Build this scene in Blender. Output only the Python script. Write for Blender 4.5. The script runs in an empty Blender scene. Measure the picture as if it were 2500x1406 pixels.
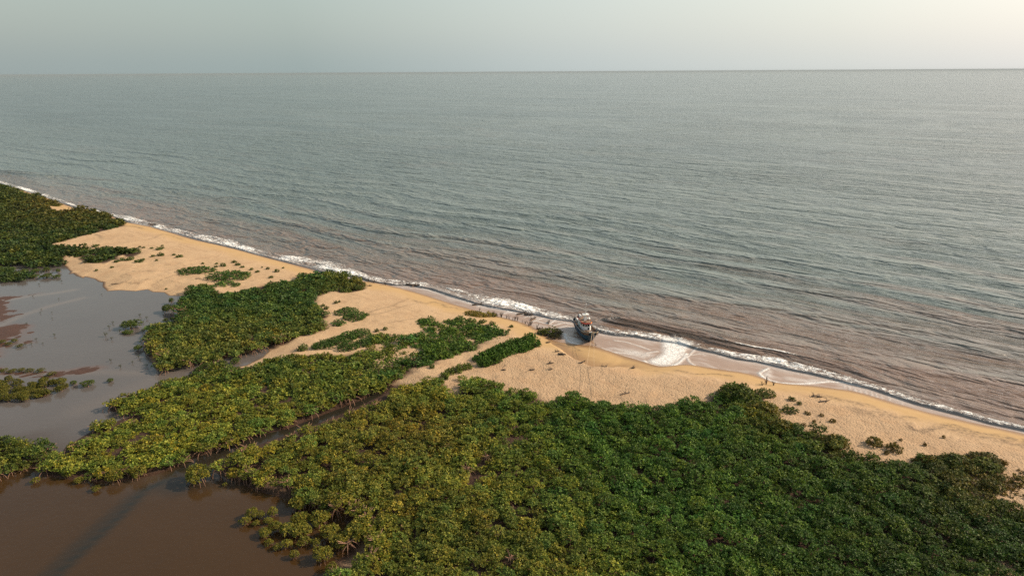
import bpy, bmesh, math, random
import numpy as np
from mathutils import Vector, Matrix
from math import radians as R, sin, cos, pi

random.seed(7)
rng = np.random.default_rng(11)
scn = bpy.context.scene
col = scn.collection

# ------------------------------------------------------------------ camera
CAM_H = 80.0
FPX = 1667.0                       # focal length in pixels of the 2500 px wide photograph
PITCH = math.atan(527 / FPX)
ROLL = R(0.33)
cam_d = bpy.data.cameras.new('camera')
cam = bpy.data.objects.new('camera', cam_d)
col.objects.link(cam)
cam_d.sensor_width = 36.0
cam_d.lens = 36.0 * FPX / 2500.0
cam_d.clip_start = 1.0
cam_d.clip_end = 200000.0
fwd = Vector((0, cos(PITCH), -sin(PITCH)))
rt0 = Vector((1, 0, 0))
up0 = rt0.cross(fwd)
rt = rt0 * cos(ROLL) - up0 * sin(ROLL)
up = up0 * cos(ROLL) + rt0 * sin(ROLL)
M3 = Matrix((rt, up, -fwd)).transposed()
cam.matrix_world = Matrix.Translation((0, 0, CAM_H)) @ M3.to_4x4()
scn.camera = cam

# ------------------------------------------------------------------ sky, sun, exposure
SUN_AZ = R(82)          # clockwise from +Y (straight ahead)
SUN_EL = R(33)
world = bpy.data.worlds.new('World')
scn.world = world
world.use_nodes = True
wt = world.node_tree
wt.nodes.clear()
def wn(t, **k):
    n = wt.nodes.new(t)
    for a, b in k.items(): setattr(n, a, b)
    return n
wl = wt.links.new
sky = wn('ShaderNodeTexSky', sky_type='NISHITA')
sky.sun_disc = False
sky.sun_elevation = SUN_EL
sky.sun_rotation = SUN_AZ
sky.air_density = 1.5
sky.dust_density = 4.0
bg1 = wn('ShaderNodeBackground'); bg1.inputs[1].default_value = 0.05
wl(sky.outputs[0], bg1.inputs[0])
tc = wn('ShaderNodeTexCoord')
nrm = wn('ShaderNodeVectorMath', operation='NORMALIZE'); wl(tc.outputs['Generated'], nrm.inputs[0])
dotn = wn('ShaderNodeVectorMath', operation='DOT_PRODUCT')
wl(nrm.outputs[0], dotn.inputs[0])
dotn.inputs[1].default_value = (sin(R(62)) * cos(R(14)), cos(R(62)) * cos(R(14)), sin(R(14)))
rmp = wn('ShaderNodeValToRGB')
e = rmp.color_ramp
e.elements[0].position = 0.0; e.elements[0].color = (0.205, 0.232, 0.232, 1)
e.elements[1].position = 1.0; e.elements[1].color = (0.60, 0.575, 0.60, 1)
for p, c in ((0.50, (0.215, 0.265, 0.265, 1)), (0.72, (0.335, 0.375, 0.375, 1)), (0.86, (0.42, 0.445, 0.435, 1)), (0.93, (0.49, 0.495, 0.49, 1))):
    q = e.elements.new(p); q.color = c
mr = wn('ShaderNodeMapRange')
mr.inputs['From Min'].default_value = -0.6; mr.inputs['From Max'].default_value = 1.0
wl(dotn.outputs['Value'], mr.inputs['Value'])
wl(mr.outputs[0], rmp.inputs[0])
# brightness falls a little from the horizon veil to the zenith
sep = wn('ShaderNodeSeparateXYZ'); wl(nrm.outputs[0], sep.inputs[0])
mz = wn('ShaderNodeMapRange')
mz.inputs['From Min'].default_value = 0.0; mz.inputs['From Max'].default_value = 0.7
mz.inputs['To Min'].default_value = 1.10; mz.inputs['To Max'].default_value = 0.62
wl(sep.outputs['Z'], mz.inputs['Value'])
vm = wn('ShaderNodeVectorMath', operation='SCALE'); wl(rmp.outputs[0], vm.inputs[0]); wl(mz.outputs[0], vm.inputs['Scale'])
cn = wn('ShaderNodeTexNoise'); cn.inputs['Scale'].default_value = 1.6; cn.inputs['Detail'].default_value = 3
wl(nrm.outputs[0], cn.inputs['Vector'])
cm = wn('ShaderNodeMapRange'); cm.inputs['To Min'].default_value = 0.92; cm.inputs['To Max'].default_value = 1.08
wl(cn.outputs['Fac'], cm.inputs['Value'])
vm2 = wn('ShaderNodeVectorMath', operation='SCALE'); wl(vm.outputs[0], vm2.inputs[0]); wl(cm.outputs[0], vm2.inputs['Scale'])
bg2 = wn('ShaderNodeBackground'); bg2.inputs[1].default_value = 1.15
wl(vm2.outputs[0], bg2.inputs[0])
add = wn('ShaderNodeAddShader'); wl(bg1.outputs[0], add.inputs[0]); wl(bg2.outputs[0], add.inputs[1])
wo = wn('ShaderNodeOutputWorld'); wl(add.outputs[0], wo.inputs[0])

sun_d = bpy.data.lights.new('sun', 'SUN')
sun_d.energy = 4.6
sun_d.color = (1.0, 0.83, 0.62)
sun_d.angle = R(2.5)
sun = bpy.data.objects.new('sun', sun_d)
col.objects.link(sun)
sd = Vector((sin(SUN_AZ) * cos(SUN_EL), cos(SUN_AZ) * cos(SUN_EL), sin(SUN_EL)))
sun.rotation_euler = sd.to_track_quat('Z', 'Y').to_euler()
sun.location = (100, 0, 150)

scn.view_settings.view_transform = 'Standard'
scn.view_settings.look = 'None'
scn.view_settings.exposure = 0.25
scn.view_settings.gamma = 1.0
scn.cycles.use_denoising = False
scn.cycles.max_bounces = 5
scn.cycles.diffuse_bounces = 2
scn.cycles.glossy_bounces = 2
scn.cycles.transmission_bounces = 2
scn.cycles.volume_bounces = 0
scn.cycles.sample_clamp_direct = 6.0
scn.cycles.sample_clamp_indirect = 3.0
scn.cycles.caustics_reflective = False
scn.cycles.caustics_refractive = False

# ------------------------------------------------------------------ pixel <-> world
RT = np.array(rt); UP = np.array(up); FW = np.array(fwd)
def unp(px, py, z=0.0):
    """points of the photograph (2500 x 1406) carried to the height z of the world"""
    px = np.asarray(px, float); py = np.asarray(py, float)
    d = ((px - 1250) / FPX)[..., None] * RT + ((703 - py) / FPX)[..., None] * UP + FW
    k = (z - CAM_H) / d[..., 2]
    return d[..., :2] * k[..., None]
def U(p, z=0.0):
    a = unp(p[0], p[1], z); return (float(a[0]), float(a[1]))
def poly(pts, z=0.0):
    a = np.array(pts, float); return unp(a[:, 0], a[:, 1], z)
def project(P):
    P = np.asarray(P, float) - np.array([0, 0, CAM_H])
    dz = P @ FW
    return 1250 + FPX * (P @ RT) / dz, 703 - FPX * (P @ UP) / dz, dz

TV = np.array([0.805, -0.593]); NV = np.array([0.593, 0.805]); W0 = 180.0
def sw(P):
    P = np.asarray(P); return P @ TV, P @ NV - W0
def xy(s, w):
    return s[..., None] * TV + (w + W0)[..., None] * NV

def inside(P, poly_):
    x, y = P[..., 0], P[..., 1]
    r = np.zeros(x.shape, bool)
    n = len(poly_)
    for i in range(n):
        x1, y1 = poly_[i]; x2, y2 = poly_[(i + 1) % n]
        if y1 == y2: continue
        c = ((y1 > y) != (y2 > y)) & (x < (x2 - x1) * (y - y1) / (y2 - y1) + x1)
        r ^= c
    return r
def dist_line(P, pts, closed=False):
    d = np.full(P.shape[:-1], 1e9)
    n = len(pts)
    for i in range(n if closed else n - 1):
        a = pts[i]; b = pts[(i + 1) % n]
        ab = b - a; L = (ab @ ab) + 1e-12
        t = np.clip(((P - a) @ ab) / L, 0, 1)
        q = P - a - t[..., None] * ab
        d = np.minimum(d, np.sqrt((q ** 2).sum(-1)))
    return d
def sdf(P, pts):
    """negative inside"""
    d = dist_line(P, pts, True)
    return np.where(inside(P, pts), -d, d)
_tab = rng.random((256, 256))
def vnoise(x, y):
    xi = np.floor(x).astype(int); yi = np.floor(y).astype(int)
    fx = x - xi; fy = y - yi
    fx = fx * fx * (3 - 2 * fx); fy = fy * fy * (3 - 2 * fy)
    a = _tab[xi & 255, yi & 255]; b = _tab[(xi + 1) & 255, yi & 255]
    c = _tab[xi & 255, (yi + 1) & 255]; d = _tab[(xi + 1) & 255, (yi + 1) & 255]
    return (a * (1 - fx) + b * fx) * (1 - fy) + (c * (1 - fx) + d * fx) * fy
def fbm(x, y, o=4):
    r = 0; a = 0.5; t = 0
    for i in range(o):
        r = r + a * vnoise(x * 2 ** i + 17.3 * i, y * 2 ** i + 5.1 * i); t += a; a *= 0.5
    return r / t
def ss(a, b, x):
    t = np.clip((x - a) / (b - a), 0, 1); return t * t * (3 - 2 * t)

# ------------------------------------------------------------------ traced ground plan (pixels of the photograph, all on the ground plane)
WPX = [(-400, 395), (-200, 425), (0, 452), (60, 467), (110, 482), (160, 500), (195, 512), (267, 525), (300, 541), (365, 553), (425, 570), (475, 585),
       (532, 598), (575, 608), (625, 622), (675, 635), (702, 642), (757, 656), (790, 668), (850, 680), (902, 688), (940, 694), (980, 704), (1025, 716),
       (1050, 724), (1100, 740), (1150, 755), (1200, 768), (1250, 780), (1282, 790), (1310, 802), (1332, 820), (1350, 833), (1387, 837), (1410, 841), (1452, 845),
       (1482, 855), (1515, 866), (1550, 876), (1575, 884), (1600, 892), (1625, 896), (1660, 889), (1687, 890), (1750, 900), (1812, 909),
       (1850, 916), (1870, 927), (1900, 935), (1983, 941), (2091, 955), (2181, 983), (2271, 1008), (2343, 1024), (2415, 1040), (2500, 1058), (2700, 1115), (3000, 1200)]
FPXB = [(-300, 400, 409), (0, 440, 449), (112, 473, 484), (195, 503, 511), (267, 520, 527), (325, 528, 547), (425, 556, 571), (475, 566, 585), (575, 585, 608), (625, 607, 622),
        (700, 622, 641), (757, 626, 657), (820, 636, 671), (880, 656, 678), (902, 672, 687), (960, 681, 696), (1000, 684, 697), (1050, 690, 705), (1100, 700, 722),
        (1150, 711, 737), (1200, 719, 750), (1250, 728, 758), (1300, 743, 766), (1350, 757, 778), (1398, 772, 784), (1430, 782, 796), (1460, 792, 810), (1500, 800, 818),
        (1550, 806, 822), (1600, 813, 831), (1650, 821, 837), (1700, 835, 852), (1750, 850, 862), (1800, 860, 876), (1850, 866, 883), (1880, 868, 890),
        (1925, 878, 901), (1975, 891, 911), (2025, 905, 923), (2075, 917, 936), (2125, 935, 948), (2235, 968, 985), (2343, 997, 1012), (2415, 1019, 1032),
        (2500, 1037, 1050), (2700, 1098, 1110), (3000, 1180, 1192)]
def curve(pts):
    a = poly(pts); s, w = sw(a); o = np.argsort(s); return s[o], w[o]
WS, WW = curve(WPX)
FTS, FTW = curve([(p[0], p[1]) for p in FPXB])
FBS, FBW = curve([(p[0], p[2]) for p in FPXB])
def smooth_f(S, V, s):
    r = 0
    for d in (-2.0, -1.0, 0, 1.0, 2.0): r = r + np.interp(s + d, S, V)
    return r / 5
RIDGE = [(1440, 775), (1500, 783), (1550, 791), (1600, 802), (1650, 814), (1700, 823), (1750, 836), (1800, 848), (1850, 857), (1880, 861), (1925, 870),
         (1975, 882), (2025, 895), (2075, 907), (2125, 925), (2200, 948), (2300, 975)]
RS, RW = curve(RIDGE)
R2S, R2W = curve([(-250, 400), (-60, 417), (60, 424), (120, 428), (190, 434)])

LAG = [(-900, 640), (100, 642), (150, 645), (160, 652), (172, 664), (166, 670), (178, 668), (186, 674), (205, 680), (207, 676), (230, 681), (240, 688), (251, 690), (250, 700), (262, 711),
       (290, 709), (330, 711), (360, 707), (372, 713), (400, 714), (412, 722), (445, 723), (445, 740), (420, 790), (362, 800), (350, 840), (375, 893), (405, 903), (450, 893), (520, 882), (600, 864),
       (652, 846), (656, 858), (640, 872), (600, 892), (520, 905), (430, 925), (340, 958), (268, 985), (262, 1003), (335, 1012), (240, 1042), (160, 1090),
       (150, 1105), (90, 1160), (180, 1172), (280, 1178), (380, 1160), (460, 1125), (540, 1092), (640, 1060), (700, 1047), (790, 1012), (880, 978), (935, 942), (955, 944), (930, 965), (880, 990),
       (780, 1033), (620, 1090), (530, 1130), (520, 1150), (560, 1172), (640, 1202), (680, 1212), (760, 1225), (850, 1235), (840, 1270), (860, 1310), (850, 1350), (800, 1380), (820, 1406),
       (830, 1600), (-900, 1600)]
LAGW = poly(LAG)
SCARP = poly([(1318, 792), (1332, 818), (1345, 842), (1362, 853), (1380, 868), (1400, 882), (1420, 893), (1438, 902), (1475, 906), (1510, 902), (1560, 905), (1620, 915)])
# vegetation: outline of the crowns, mean crown height, planting distance, kind
VEG = {
 'far_left': (3.0, [(-500, 400), (-100, 430), (0, 449), (20, 452), (50, 466), (100, 476), (112, 487), (140, 490), (150, 502), (115, 500), (120, 510), (160, 514), (197, 508), (225, 511), (265, 521),
      (278, 535), (300, 537), (303, 549), (250, 562), (200, 575), (162, 586), (117, 597), (175, 601), (215, 606), (250, 604), (265, 601), (275, 608), (330, 611), (343, 617),
      (320, 626), (295, 622), (290, 630), (250, 642), (212, 640), (187, 625), (160, 622), (150, 640), (100, 645), (-500, 645)]),
 'far_left_low': (1.8, [(-500, 652), (0, 648), (40, 657), (75, 668), (72, 682), (25, 685), (-500, 692)]),
 'middle': (3.4, [(445, 718), (455, 703), (500, 692), (515, 694), (535, 712), (578, 712), (615, 698), (665, 688), (722, 682), (727, 672), (765, 666), (805, 660), (837, 667), (875, 678), (898, 688),
      (893, 700), (875, 706), (845, 711), (810, 708), (775, 719), (768, 742), (797, 764), (798, 795), (775, 808), (725, 820), (700, 832), (650, 842), (625, 849), (575, 864),
      (500, 880), (450, 890), (400, 900), (382, 900), (372, 867), (346, 835), (348, 803), (364, 786), (422, 785), (430, 750)]),
 'second': (2.9, [(250, 994), (276, 970), (308, 963), (345, 946), (400, 932), (430, 915), (478, 908), (500, 895), (540, 884), (572, 880), (590, 895), (617, 892), (645, 878), (700, 868), (750, 864),
      (825, 862), (885, 858), (905, 835), (900, 825), (890, 812), (945, 812), (1012, 817), (1032, 812), (1035, 800), (1012, 785), (1017, 776), (1045, 773), (1080, 786), (1090, 778),
      (1125, 778), (1165, 790), (1215, 799), (1240, 815), (1212, 822), (1175, 838), (1168, 850), (1105, 864), (1090, 870), (1072, 880), (1050, 893), (1012, 900), (975, 916), (950, 936),
      (880, 965), (800, 992), (700, 1032), (640, 1052), (584, 1068), (519, 1090), (454, 1116), (389, 1144), (357, 1156), (324, 1163), (276, 1160), (211, 1158), (146, 1158), (85, 1155),
      (78, 1132), (105, 1108), (156, 1088), (182, 1080), (201, 1060), (224, 1034), (240, 1022), (292, 1014), (340, 1024), (337, 1008), (276, 1010)]),
 'left_group': (3.0, [(-200, 1070), (0, 1063), (42, 1058), (65, 1067), (123, 1070), (133, 1090), (107, 1110), (71, 1130), (32, 1145), (0, 1168), (-200, 1200)]),
 'scrub': (2.6, [(2320, 1100), (2450, 1118), (2560, 1150), (2720, 1210), (2720, 1345), (2500, 1275), (2430, 1235), (2400, 1150)]),
 'strip': (1.7, [(1157, 884), (1165, 870), (1190, 855), (1237, 830), (1282, 813), (1308, 813), (1316, 820), (1308, 832), (1262, 860), (1212, 878), (1175, 888)]),
 'tuft': (1.2, [(1080, 913), (1112, 893), (1143, 888), (1144, 900), (1117, 910), (1092, 922)]),
 'front': (3.6, [(950, 953), (1000, 939), (1050, 926), (1075, 924), (1092, 936), (1112, 950), (1126, 938), (1115, 920), (1135, 914), (1165, 924), (1200, 926), (1225, 941), (1275, 950), (1312, 956),
      (1330, 970), (1375, 963), (1412, 958), (1440, 971), (1462, 967), (1507, 981), (1550, 984), (1600, 989), (1650, 979), (1682, 976), (1725, 968), (1762, 950), (1775, 942), (1805, 932),
      (1835, 952), (1865, 956), (1880, 985), (1890, 998), (1908, 1020), (1922, 1030), (1962, 1038), (2025, 1050), (2058, 1068), (2062, 1094), (2109, 1118), (2199, 1119), (2256, 1115), (2299, 1106),
      (2342, 1106), (2414, 1108), (2440, 1134), (2455, 1170), (2440, 1190), (2450, 1215), (2500, 1240), (2560, 1260), (2700, 1300), (2800, 1480), (790, 1500),
      (800, 1406), (850, 1375), (880, 1345), (880, 1300), (850, 1260), (760, 1235), (700, 1225), (690, 1205), (700, 1190), (640, 1178), (600, 1165), (560, 1155), (522, 1145), (518, 1134), (565, 1108), (625, 1084), (705, 1058), (766, 1040), (845, 1010), (885, 992), (935, 962)]),
}
FLAT = {k: poly(v[1]) for k, v in VEG.items()}
CROWN = {k: poly(v[1], v[0] * 0.6) for k, v in VEG.items()}

# ------------------------------------------------------------------ materials
def mat(name):
    m = bpy.data.materials.new(name); m.use_nodes = True
    nt = m.node_tree; b = nt.nodes['Principled BSDF']
    return m, nt, b
def node(nt, t, **k):
    n = nt.nodes.new(t)
    for a, b in k.items(): setattr(n, a, b)
    return n
def mixc(nt, fac, a, b, blend='MIX'):
    n = node(nt, 'ShaderNodeMix', data_type='RGBA', blend_type=blend)
    for s, v in ((0, fac), (6, a), (7, b)):
        if hasattr(v, 'is_output'): nt.links.new(v, n.inputs[s])
        elif isinstance(v, (int, float)): n.inputs[s].default_value = v
        else: n.inputs[s].default_value = (*v, 1)
    return n.outputs[2]
def attr(nt, name):
    return node(nt, 'ShaderNodeAttribute', attribute_name=name)
def noise(nt, scale, detail=4, rough=0.55, vec=None, dist=0.0):
    n = node(nt, 'ShaderNodeTexNoise')
    n.inputs['Scale'].default_value = scale; n.inputs['Detail'].default_value = detail; n.inputs['Roughness'].default_value = rough
    n.inputs['Distortion'].default_value = dist
    if vec is None:
        tcx = node(nt, 'ShaderNodeTexCoord'); vec = tcx.outputs['Object']
    nt.links.new(vec, n.inputs['Vector'])
    return n.outputs['Fac']
def mrange(nt, v, a, b, c=0.0, d=1.0, smooth=False):
    n = node(nt, 'ShaderNodeMapRange')
    if smooth: n.interpolation_type = 'SMOOTHSTEP'
    n.inputs['From Min'].default_value = a; n.inputs['From Max'].default_value = b
    n.inputs['To Min'].default_value = c; n.inputs['To Max'].default_value = d
    nt.links.new(v, n.inputs['Value'])
    return n.outputs[0]
def mth(nt, op, a, b=0.0, c=None):
    n = node(nt, 'ShaderNodeMath', operation=op)
    for i, v in enumerate((a, b) if c is None else (a, b, c)):
        if hasattr(v, 'is_output'): nt.links.new(v, n.inputs[i])
        else: n.inputs[i].default_value = v
    return n.outputs[0]
def shore_vec(nt, sx, sy):
    """coordinates turned to run along and across the shore"""
    tcx = node(nt, 'ShaderNodeTexCoord')
    mp = node(nt, 'ShaderNodeMapping')
    ang = math.atan2(TV[1], TV[0])
    mp.vector_type = 'POINT'
    mp.inputs['Rotation'].default_value = (0, 0, -ang)
    nt.links.new(tcx.outputs['Object'], mp.inputs['Vector'])
    m2 = node(nt, 'ShaderNodeMapping'); m2.inputs['Scale'].default_value = (sx, sy, 1)
    nt.links.new(mp.outputs[0], m2.inputs['Vector'])
    return m2.outputs[0]

def mat_sand():
    m, nt, b = mat('sand')
    L = nt.links.new
    n1 = noise(nt, 0.06, 5); n2 = noise(nt, 2.2, 6, 0.7); n3 = noise(nt, 0.5, 4)
    dry = mixc(nt, n1, (0.42, 0.272, 0.148), (0.54, 0.365, 0.205))
    dry = mixc(nt, mrange(nt, n2, 0.40, 0.62), dry, mixc(nt, 0.5, dry, (0.55, 0.40, 0.275)))
    tr = attr(nt, 'trampled').outputs['Fac']
    dry = mixc(nt, tr, dry, mixc(nt, noise(nt, 0.3, 6, 0.7), (0.33, 0.215, 0.130), (0.53, 0.37, 0.230)))
    trk = mrange(nt, noise(nt, 1.0, 5, 0.7, shore_vec(nt, 0.05, 0.6), 2.0), 0.54, 0.62, 0, 0.6)
    dry = mixc(nt, trk, dry, (0.34, 0.215, 0.125))
    blot = mrange(nt, noise(nt, 0.13, 6, 0.65), 0.50, 0.62, 0, 0.7)
    dry = mixc(nt, blot, dry, (0.42, 0.27, 0.155))
    # trampled, footprint-pocked part
    vor = node(nt, 'ShaderNodeTexVoronoi'); vor.inputs['Scale'].default_value = 1.6
    tcx = node(nt, 'ShaderNodeTexCoord'); L(tcx.outputs['Object'], vor.inputs['Vector'])
    pock = mrange(nt, vor.outputs['Distance'], 0.1, 0.5, 0.0, 1.0)
    band = attr(nt, 'damp').outputs['Fac']      # smooth golden sand washed by the tide
    gold = mixc(nt, n3, (0.42, 0.265, 0.120), (0.51, 0.34, 0.170))
    c = mixc(nt, band, dry, gold)
    wet = attr(nt, 'wet').outputs['Fac']
    c = mixc(nt, wet, c, (0.25, 0.145, 0.075))
    wr = attr(nt, 'wrack').outputs['Fac']
    wrn = mth(nt, 'MULTIPLY', wr, mrange(nt, noise(nt, 0.9, 6, 0.75), 0.38, 0.62))
    c = mixc(nt, wrn, c, (0.11, 0.075, 0.05))
    # scattered debris
    deb = mrange(nt, noise(nt, 1.1, 8, 0.8), 0.575, 0.63)
    deb2 = mth(nt, 'MULTIPLY', deb, mth(nt, 'SUBTRACT', 0.75, mth(nt, 'MULTIPLY', band, 0.75)))
    c = mixc(nt, deb2, c, (0.15, 0.10, 0.065))
    mud = attr(nt, 'mud').outputs['Fac']
    mudc0 = None
    mudc = mixc(nt, noise(nt, 0.8, 5, 0.7), (0.022, 0.014, 0.010), (0.085, 0.044, 0.028))
    c = mixc(nt, mud, c, mudc)
    c = mixc(nt, attr(nt, 'redmud').outputs['Fac'], c, mixc(nt, noise(nt, 0.12, 6, 0.7), (0.045, 0.020, 0.012), (0.105, 0.048, 0.028)))
    L(c, b.inputs['Base Color'])
    rg = mth(nt, 'SUBTRACT', 0.9, mth(nt, 'MULTIPLY', wet, 0.5))
    L(rg, b.inputs['Roughness']); b.inputs['Specular IOR Level'].default_value = 0.25
    bp = node(nt, 'ShaderNodeBump'); bp.inputs['Strength'].default_value = 0.7; bp.inputs['Distance'].default_value = 0.15
    hh = mth(nt, 'ADD', mth(nt, 'MULTIPLY', pock, 0.45), mth(nt, 'ADD', mth(nt, 'MULTIPLY', n2, 0.7), mth(nt, 'MULTIPLY', noise(nt, 0.35, 5, 0.6), 2.2)))
    hh = mth(nt, 'MULTIPLY', hh, mth(nt, 'MULTIPLY', mth(nt, 'ADD', 0.7, mth(nt, 'MULTIPLY', tr, 1.5)), mth(nt, 'SUBTRACT', 1.0, mth(nt, 'MULTIPLY', band, 0.88))))
    L(hh, bp.inputs['Height']); L(bp.outputs[0], b.inputs['Normal'])
    return m

def mat_sea():
    m, nt, b = mat('sea_water')
    L = nt.links.new
    big = noise(nt, 1.0, 4, 0.6, shore_vec(nt, 0.010, 0.018))
    shade_k = attr(nt, 'dark').outputs['Fac']
    sil = attr(nt, 'silt').outputs['Fac']        # suspended sediment, strongest at the shore
    s2 = mrange(nt, mth(nt, 'ADD', sil, mth(nt, 'MULTIPLY', mth(nt, 'SUBTRACT', big, 0.5), 1.5)), 0.05, 0.95, 0, 1, True)
    deep = mixc(nt, mrange(nt, noise(nt, 1.0, 4, 0.6, shore_vec(nt, 0.0012, 0.004)), 0.35, 0.65), (0.105, 0.135, 0.126), (0.160, 0.190, 0.172))
    deep = mixc(nt, shade_k, deep, (0.045, 0.068, 0.068))  # shade towards the far left mixed into the water colour
    c = mixc(nt, s2, deep, (0.180, 0.116, 0.084))
    sh = attr(nt, 'shallow').outputs['Fac']      # thin sheet of swash over wet sand
    c = mixc(nt, sh, c, mixc(nt, noise(nt, 0.12, 5), (0.27, 0.165, 0.110), (0.38, 0.265, 0.195)))
    veil = mrange(nt, noise(nt, 1.0, 5, 0.65, shore_vec(nt, 0.10, 0.28), 1.5), 0.50, 0.72, 0, 0.45)
    c = mixc(nt, mth(nt, 'MULTIPLY', veil, sh), c, (0.62, 0.56, 0.52))
    fo = attr(nt, 'foam').outputs['Fac']
    fn1 = noise(nt, 0.9, 6, 0.68, None, 0.6)
    fn2 = noise(nt, 1.0, 4, 0.6, shore_vec(nt, 0.35, 1.1), 0.8)
    fn = mth(nt, 'ADD', mth(nt, 'MULTIPLY', fn1, 0.6), mth(nt, 'MULTIPLY', fn2, 0.4))
    fn = mrange(nt, fn, 0.34, 0.66)
    th = mth(nt, 'SUBTRACT', mth(nt, 'ADD', mth(nt, 'MULTIPLY', fo, 1.25), fn), 1.21)
    ff = mrange(nt, th, -0.05, 0.42, 0, 1, True)
    ff = mth(nt, 'MULTIPLY', ff, mrange(nt, fo, 0.02, 0.15))
    va = attr(nt, 'veil').outputs['Fac']
    vf = mth(nt, 'MULTIPLY', va, mrange(nt, noise(nt, 0.8, 6, 0.7, None, 1.0), 0.30, 0.58, 0.45, 1.0))
    ff = mth(nt, 'MAXIMUM', ff, vf)
    c = mixc(nt, ff, c, (0.84, 0.84, 0.83))
    L(c, b.inputs['Base Color'])
    L(mth(nt, 'ADD', 0.12, mth(nt, 'MULTIPLY', ff, 0.6)), b.inputs['Roughness'])
    b.inputs['IOR'].default_value = 1.5
    # wind waves: crests run along the shore
    w1 = noise(nt, 1.0, 2, 0.4, shore_vec(nt, 0.018, 0.075), 0.3)
    w2 = noise(nt, 1.0, 2, 0.5, shore_vec(nt, 0.075, 0.21), 0.5)
    w3 = noise(nt, 1.0, 3, 0.55, shore_vec(nt, 0.22, 0.62), 0.5)
    gust = mrange(nt, noise(nt, 1.0, 3, 0.6, shore_vec(nt, 0.004, 0.012)), 0.35, 0.65, 0.65, 1.25)
    w2 = mth(nt, 'MULTIPLY', w2, gust); w3 = mth(nt, 'MULTIPLY', w3, gust)
    h = mth(nt, 'ADD', mth(nt, 'MULTIPLY', w1, 3.0), mth(nt, 'ADD', mth(nt, 'MULTIPLY', w2, 3.6), mth(nt, 'MULTIPLY', w3, 1.1)))
    h = mth(nt, 'MULTIPLY', h, mth(nt, 'SUBTRACT', 1.0, mth(nt, 'MULTIPLY', sh, 0.93)))
    h = mth(nt, 'ADD', h, mth(nt, 'MULTIPLY', ff, 0.25))
    bp = node(nt, 'ShaderNodeBump'); bp.inputs['Strength'].default_value = 1.0; bp.inputs['Distance'].default_value = 1.0
    L(h, bp.inputs['Height']); L(bp.outputs[0], b.inputs['Normal'])
    return m

def mat_lagoon():
    m, nt, b = mat('lagoon_water')
    L = nt.links.new
    n1 = noise(nt, 0.03, 4)
    c = mixc(nt, n1, (0.036, 0.019, 0.007), (0.060, 0.031, 0.011))
    c = mixc(nt, attr(nt, 'grey').outputs['Fac'], c, mixc(nt, noise(nt, 0.02, 4), (0.085, 0.074, 0.070), (0.125, 0.108, 0.100)))  # pale sky reflection on the upper lagoon painted into the base colour
    c = mixc(nt, attr(nt, 'redmud').outputs['Fac'], c, (0.15, 0.058, 0.028))
    c = mixc(nt, attr(nt, 'pale').outputs['Fac'], c, (0.19, 0.150, 0.125))
    c = mixc(nt, attr(nt, 'deep').outputs['Fac'], c, (0.016, 0.017, 0.014))
    L(c, b.inputs['Base Color'])
    b.inputs['Roughness'].default_value = 0.07
    b.inputs['IOR'].default_value = 1.333
    bp = node(nt, 'ShaderNodeBump'); bp.inputs['Strength'].default_value = 0.35; bp.inputs['Distance'].default_value = 0.12
    h = mth(nt, 'ADD', noise(nt, 0.9, 4, 0.6), mth(nt, 'MULTIPLY', noise(nt, 0.15, 3), 1.5))
    L(h, bp.inputs['Height']); L(bp.outputs[0], b.inputs['Normal'])
    return m

def mat_foliage():
    m, nt, b = mat('mangrove_leaves')
    L = nt.links.new
    oi = node(nt, 'ShaderNodeObjectInfo')
    c = mixc(nt, 1.0, attr(nt, 'tint').outputs['Color'], oi.outputs['Color'], 'MULTIPLY')
    L(c, b.inputs['Base Color'])
    b.inputs['Roughness'].default_value = 0.55; b.inputs['Specular IOR Level'].default_value = 0.22
    tr = node(nt, 'ShaderNodeBsdfTranslucent'); L(c, tr.inputs[0])
    mx = node(nt, 'ShaderNodeMixShader'); mx.inputs[0].default_value = 0.28
    L(b.outputs[0], mx.inputs[1]); L(tr.outputs[0], mx.inputs[2])
    L(mx.outputs[0], nt.nodes['Material Output'].inputs[0])
    return m
def plain(name, c, rough=0.6, metal=0.0, var=0.25, sc=3.0, dirt=None, dirt_lo=0.55):
    m, nt, b = mat(name)
    n = noise(nt, sc, 5, 0.65)
    c2 = tuple(x * (1 - var) for x in c)
    o = mixc(nt, n, c2, c)
    if dirt: o = mixc(nt, mrange(nt, noise(nt, sc * 0.6, 6, 0.7), dirt_lo, dirt_lo + 0.12), o, dirt)
    nt.links.new(o, b.inputs['Base Color'])
    b.inputs['Roughness'].default_value = rough; b.inputs['Metallic'].default_value = metal
    return m
MS = mat_sand(); MW = mat_sea(); ML = mat_lagoon(); MF = mat_foliage()
MR = plain('stilt_root_bark', (0.30, 0.165, 0.105), 0.85, var=0.5)
MD = plain('dead_wood', (0.10, 0.075, 0.06), 0.9, var=0.4)

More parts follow.
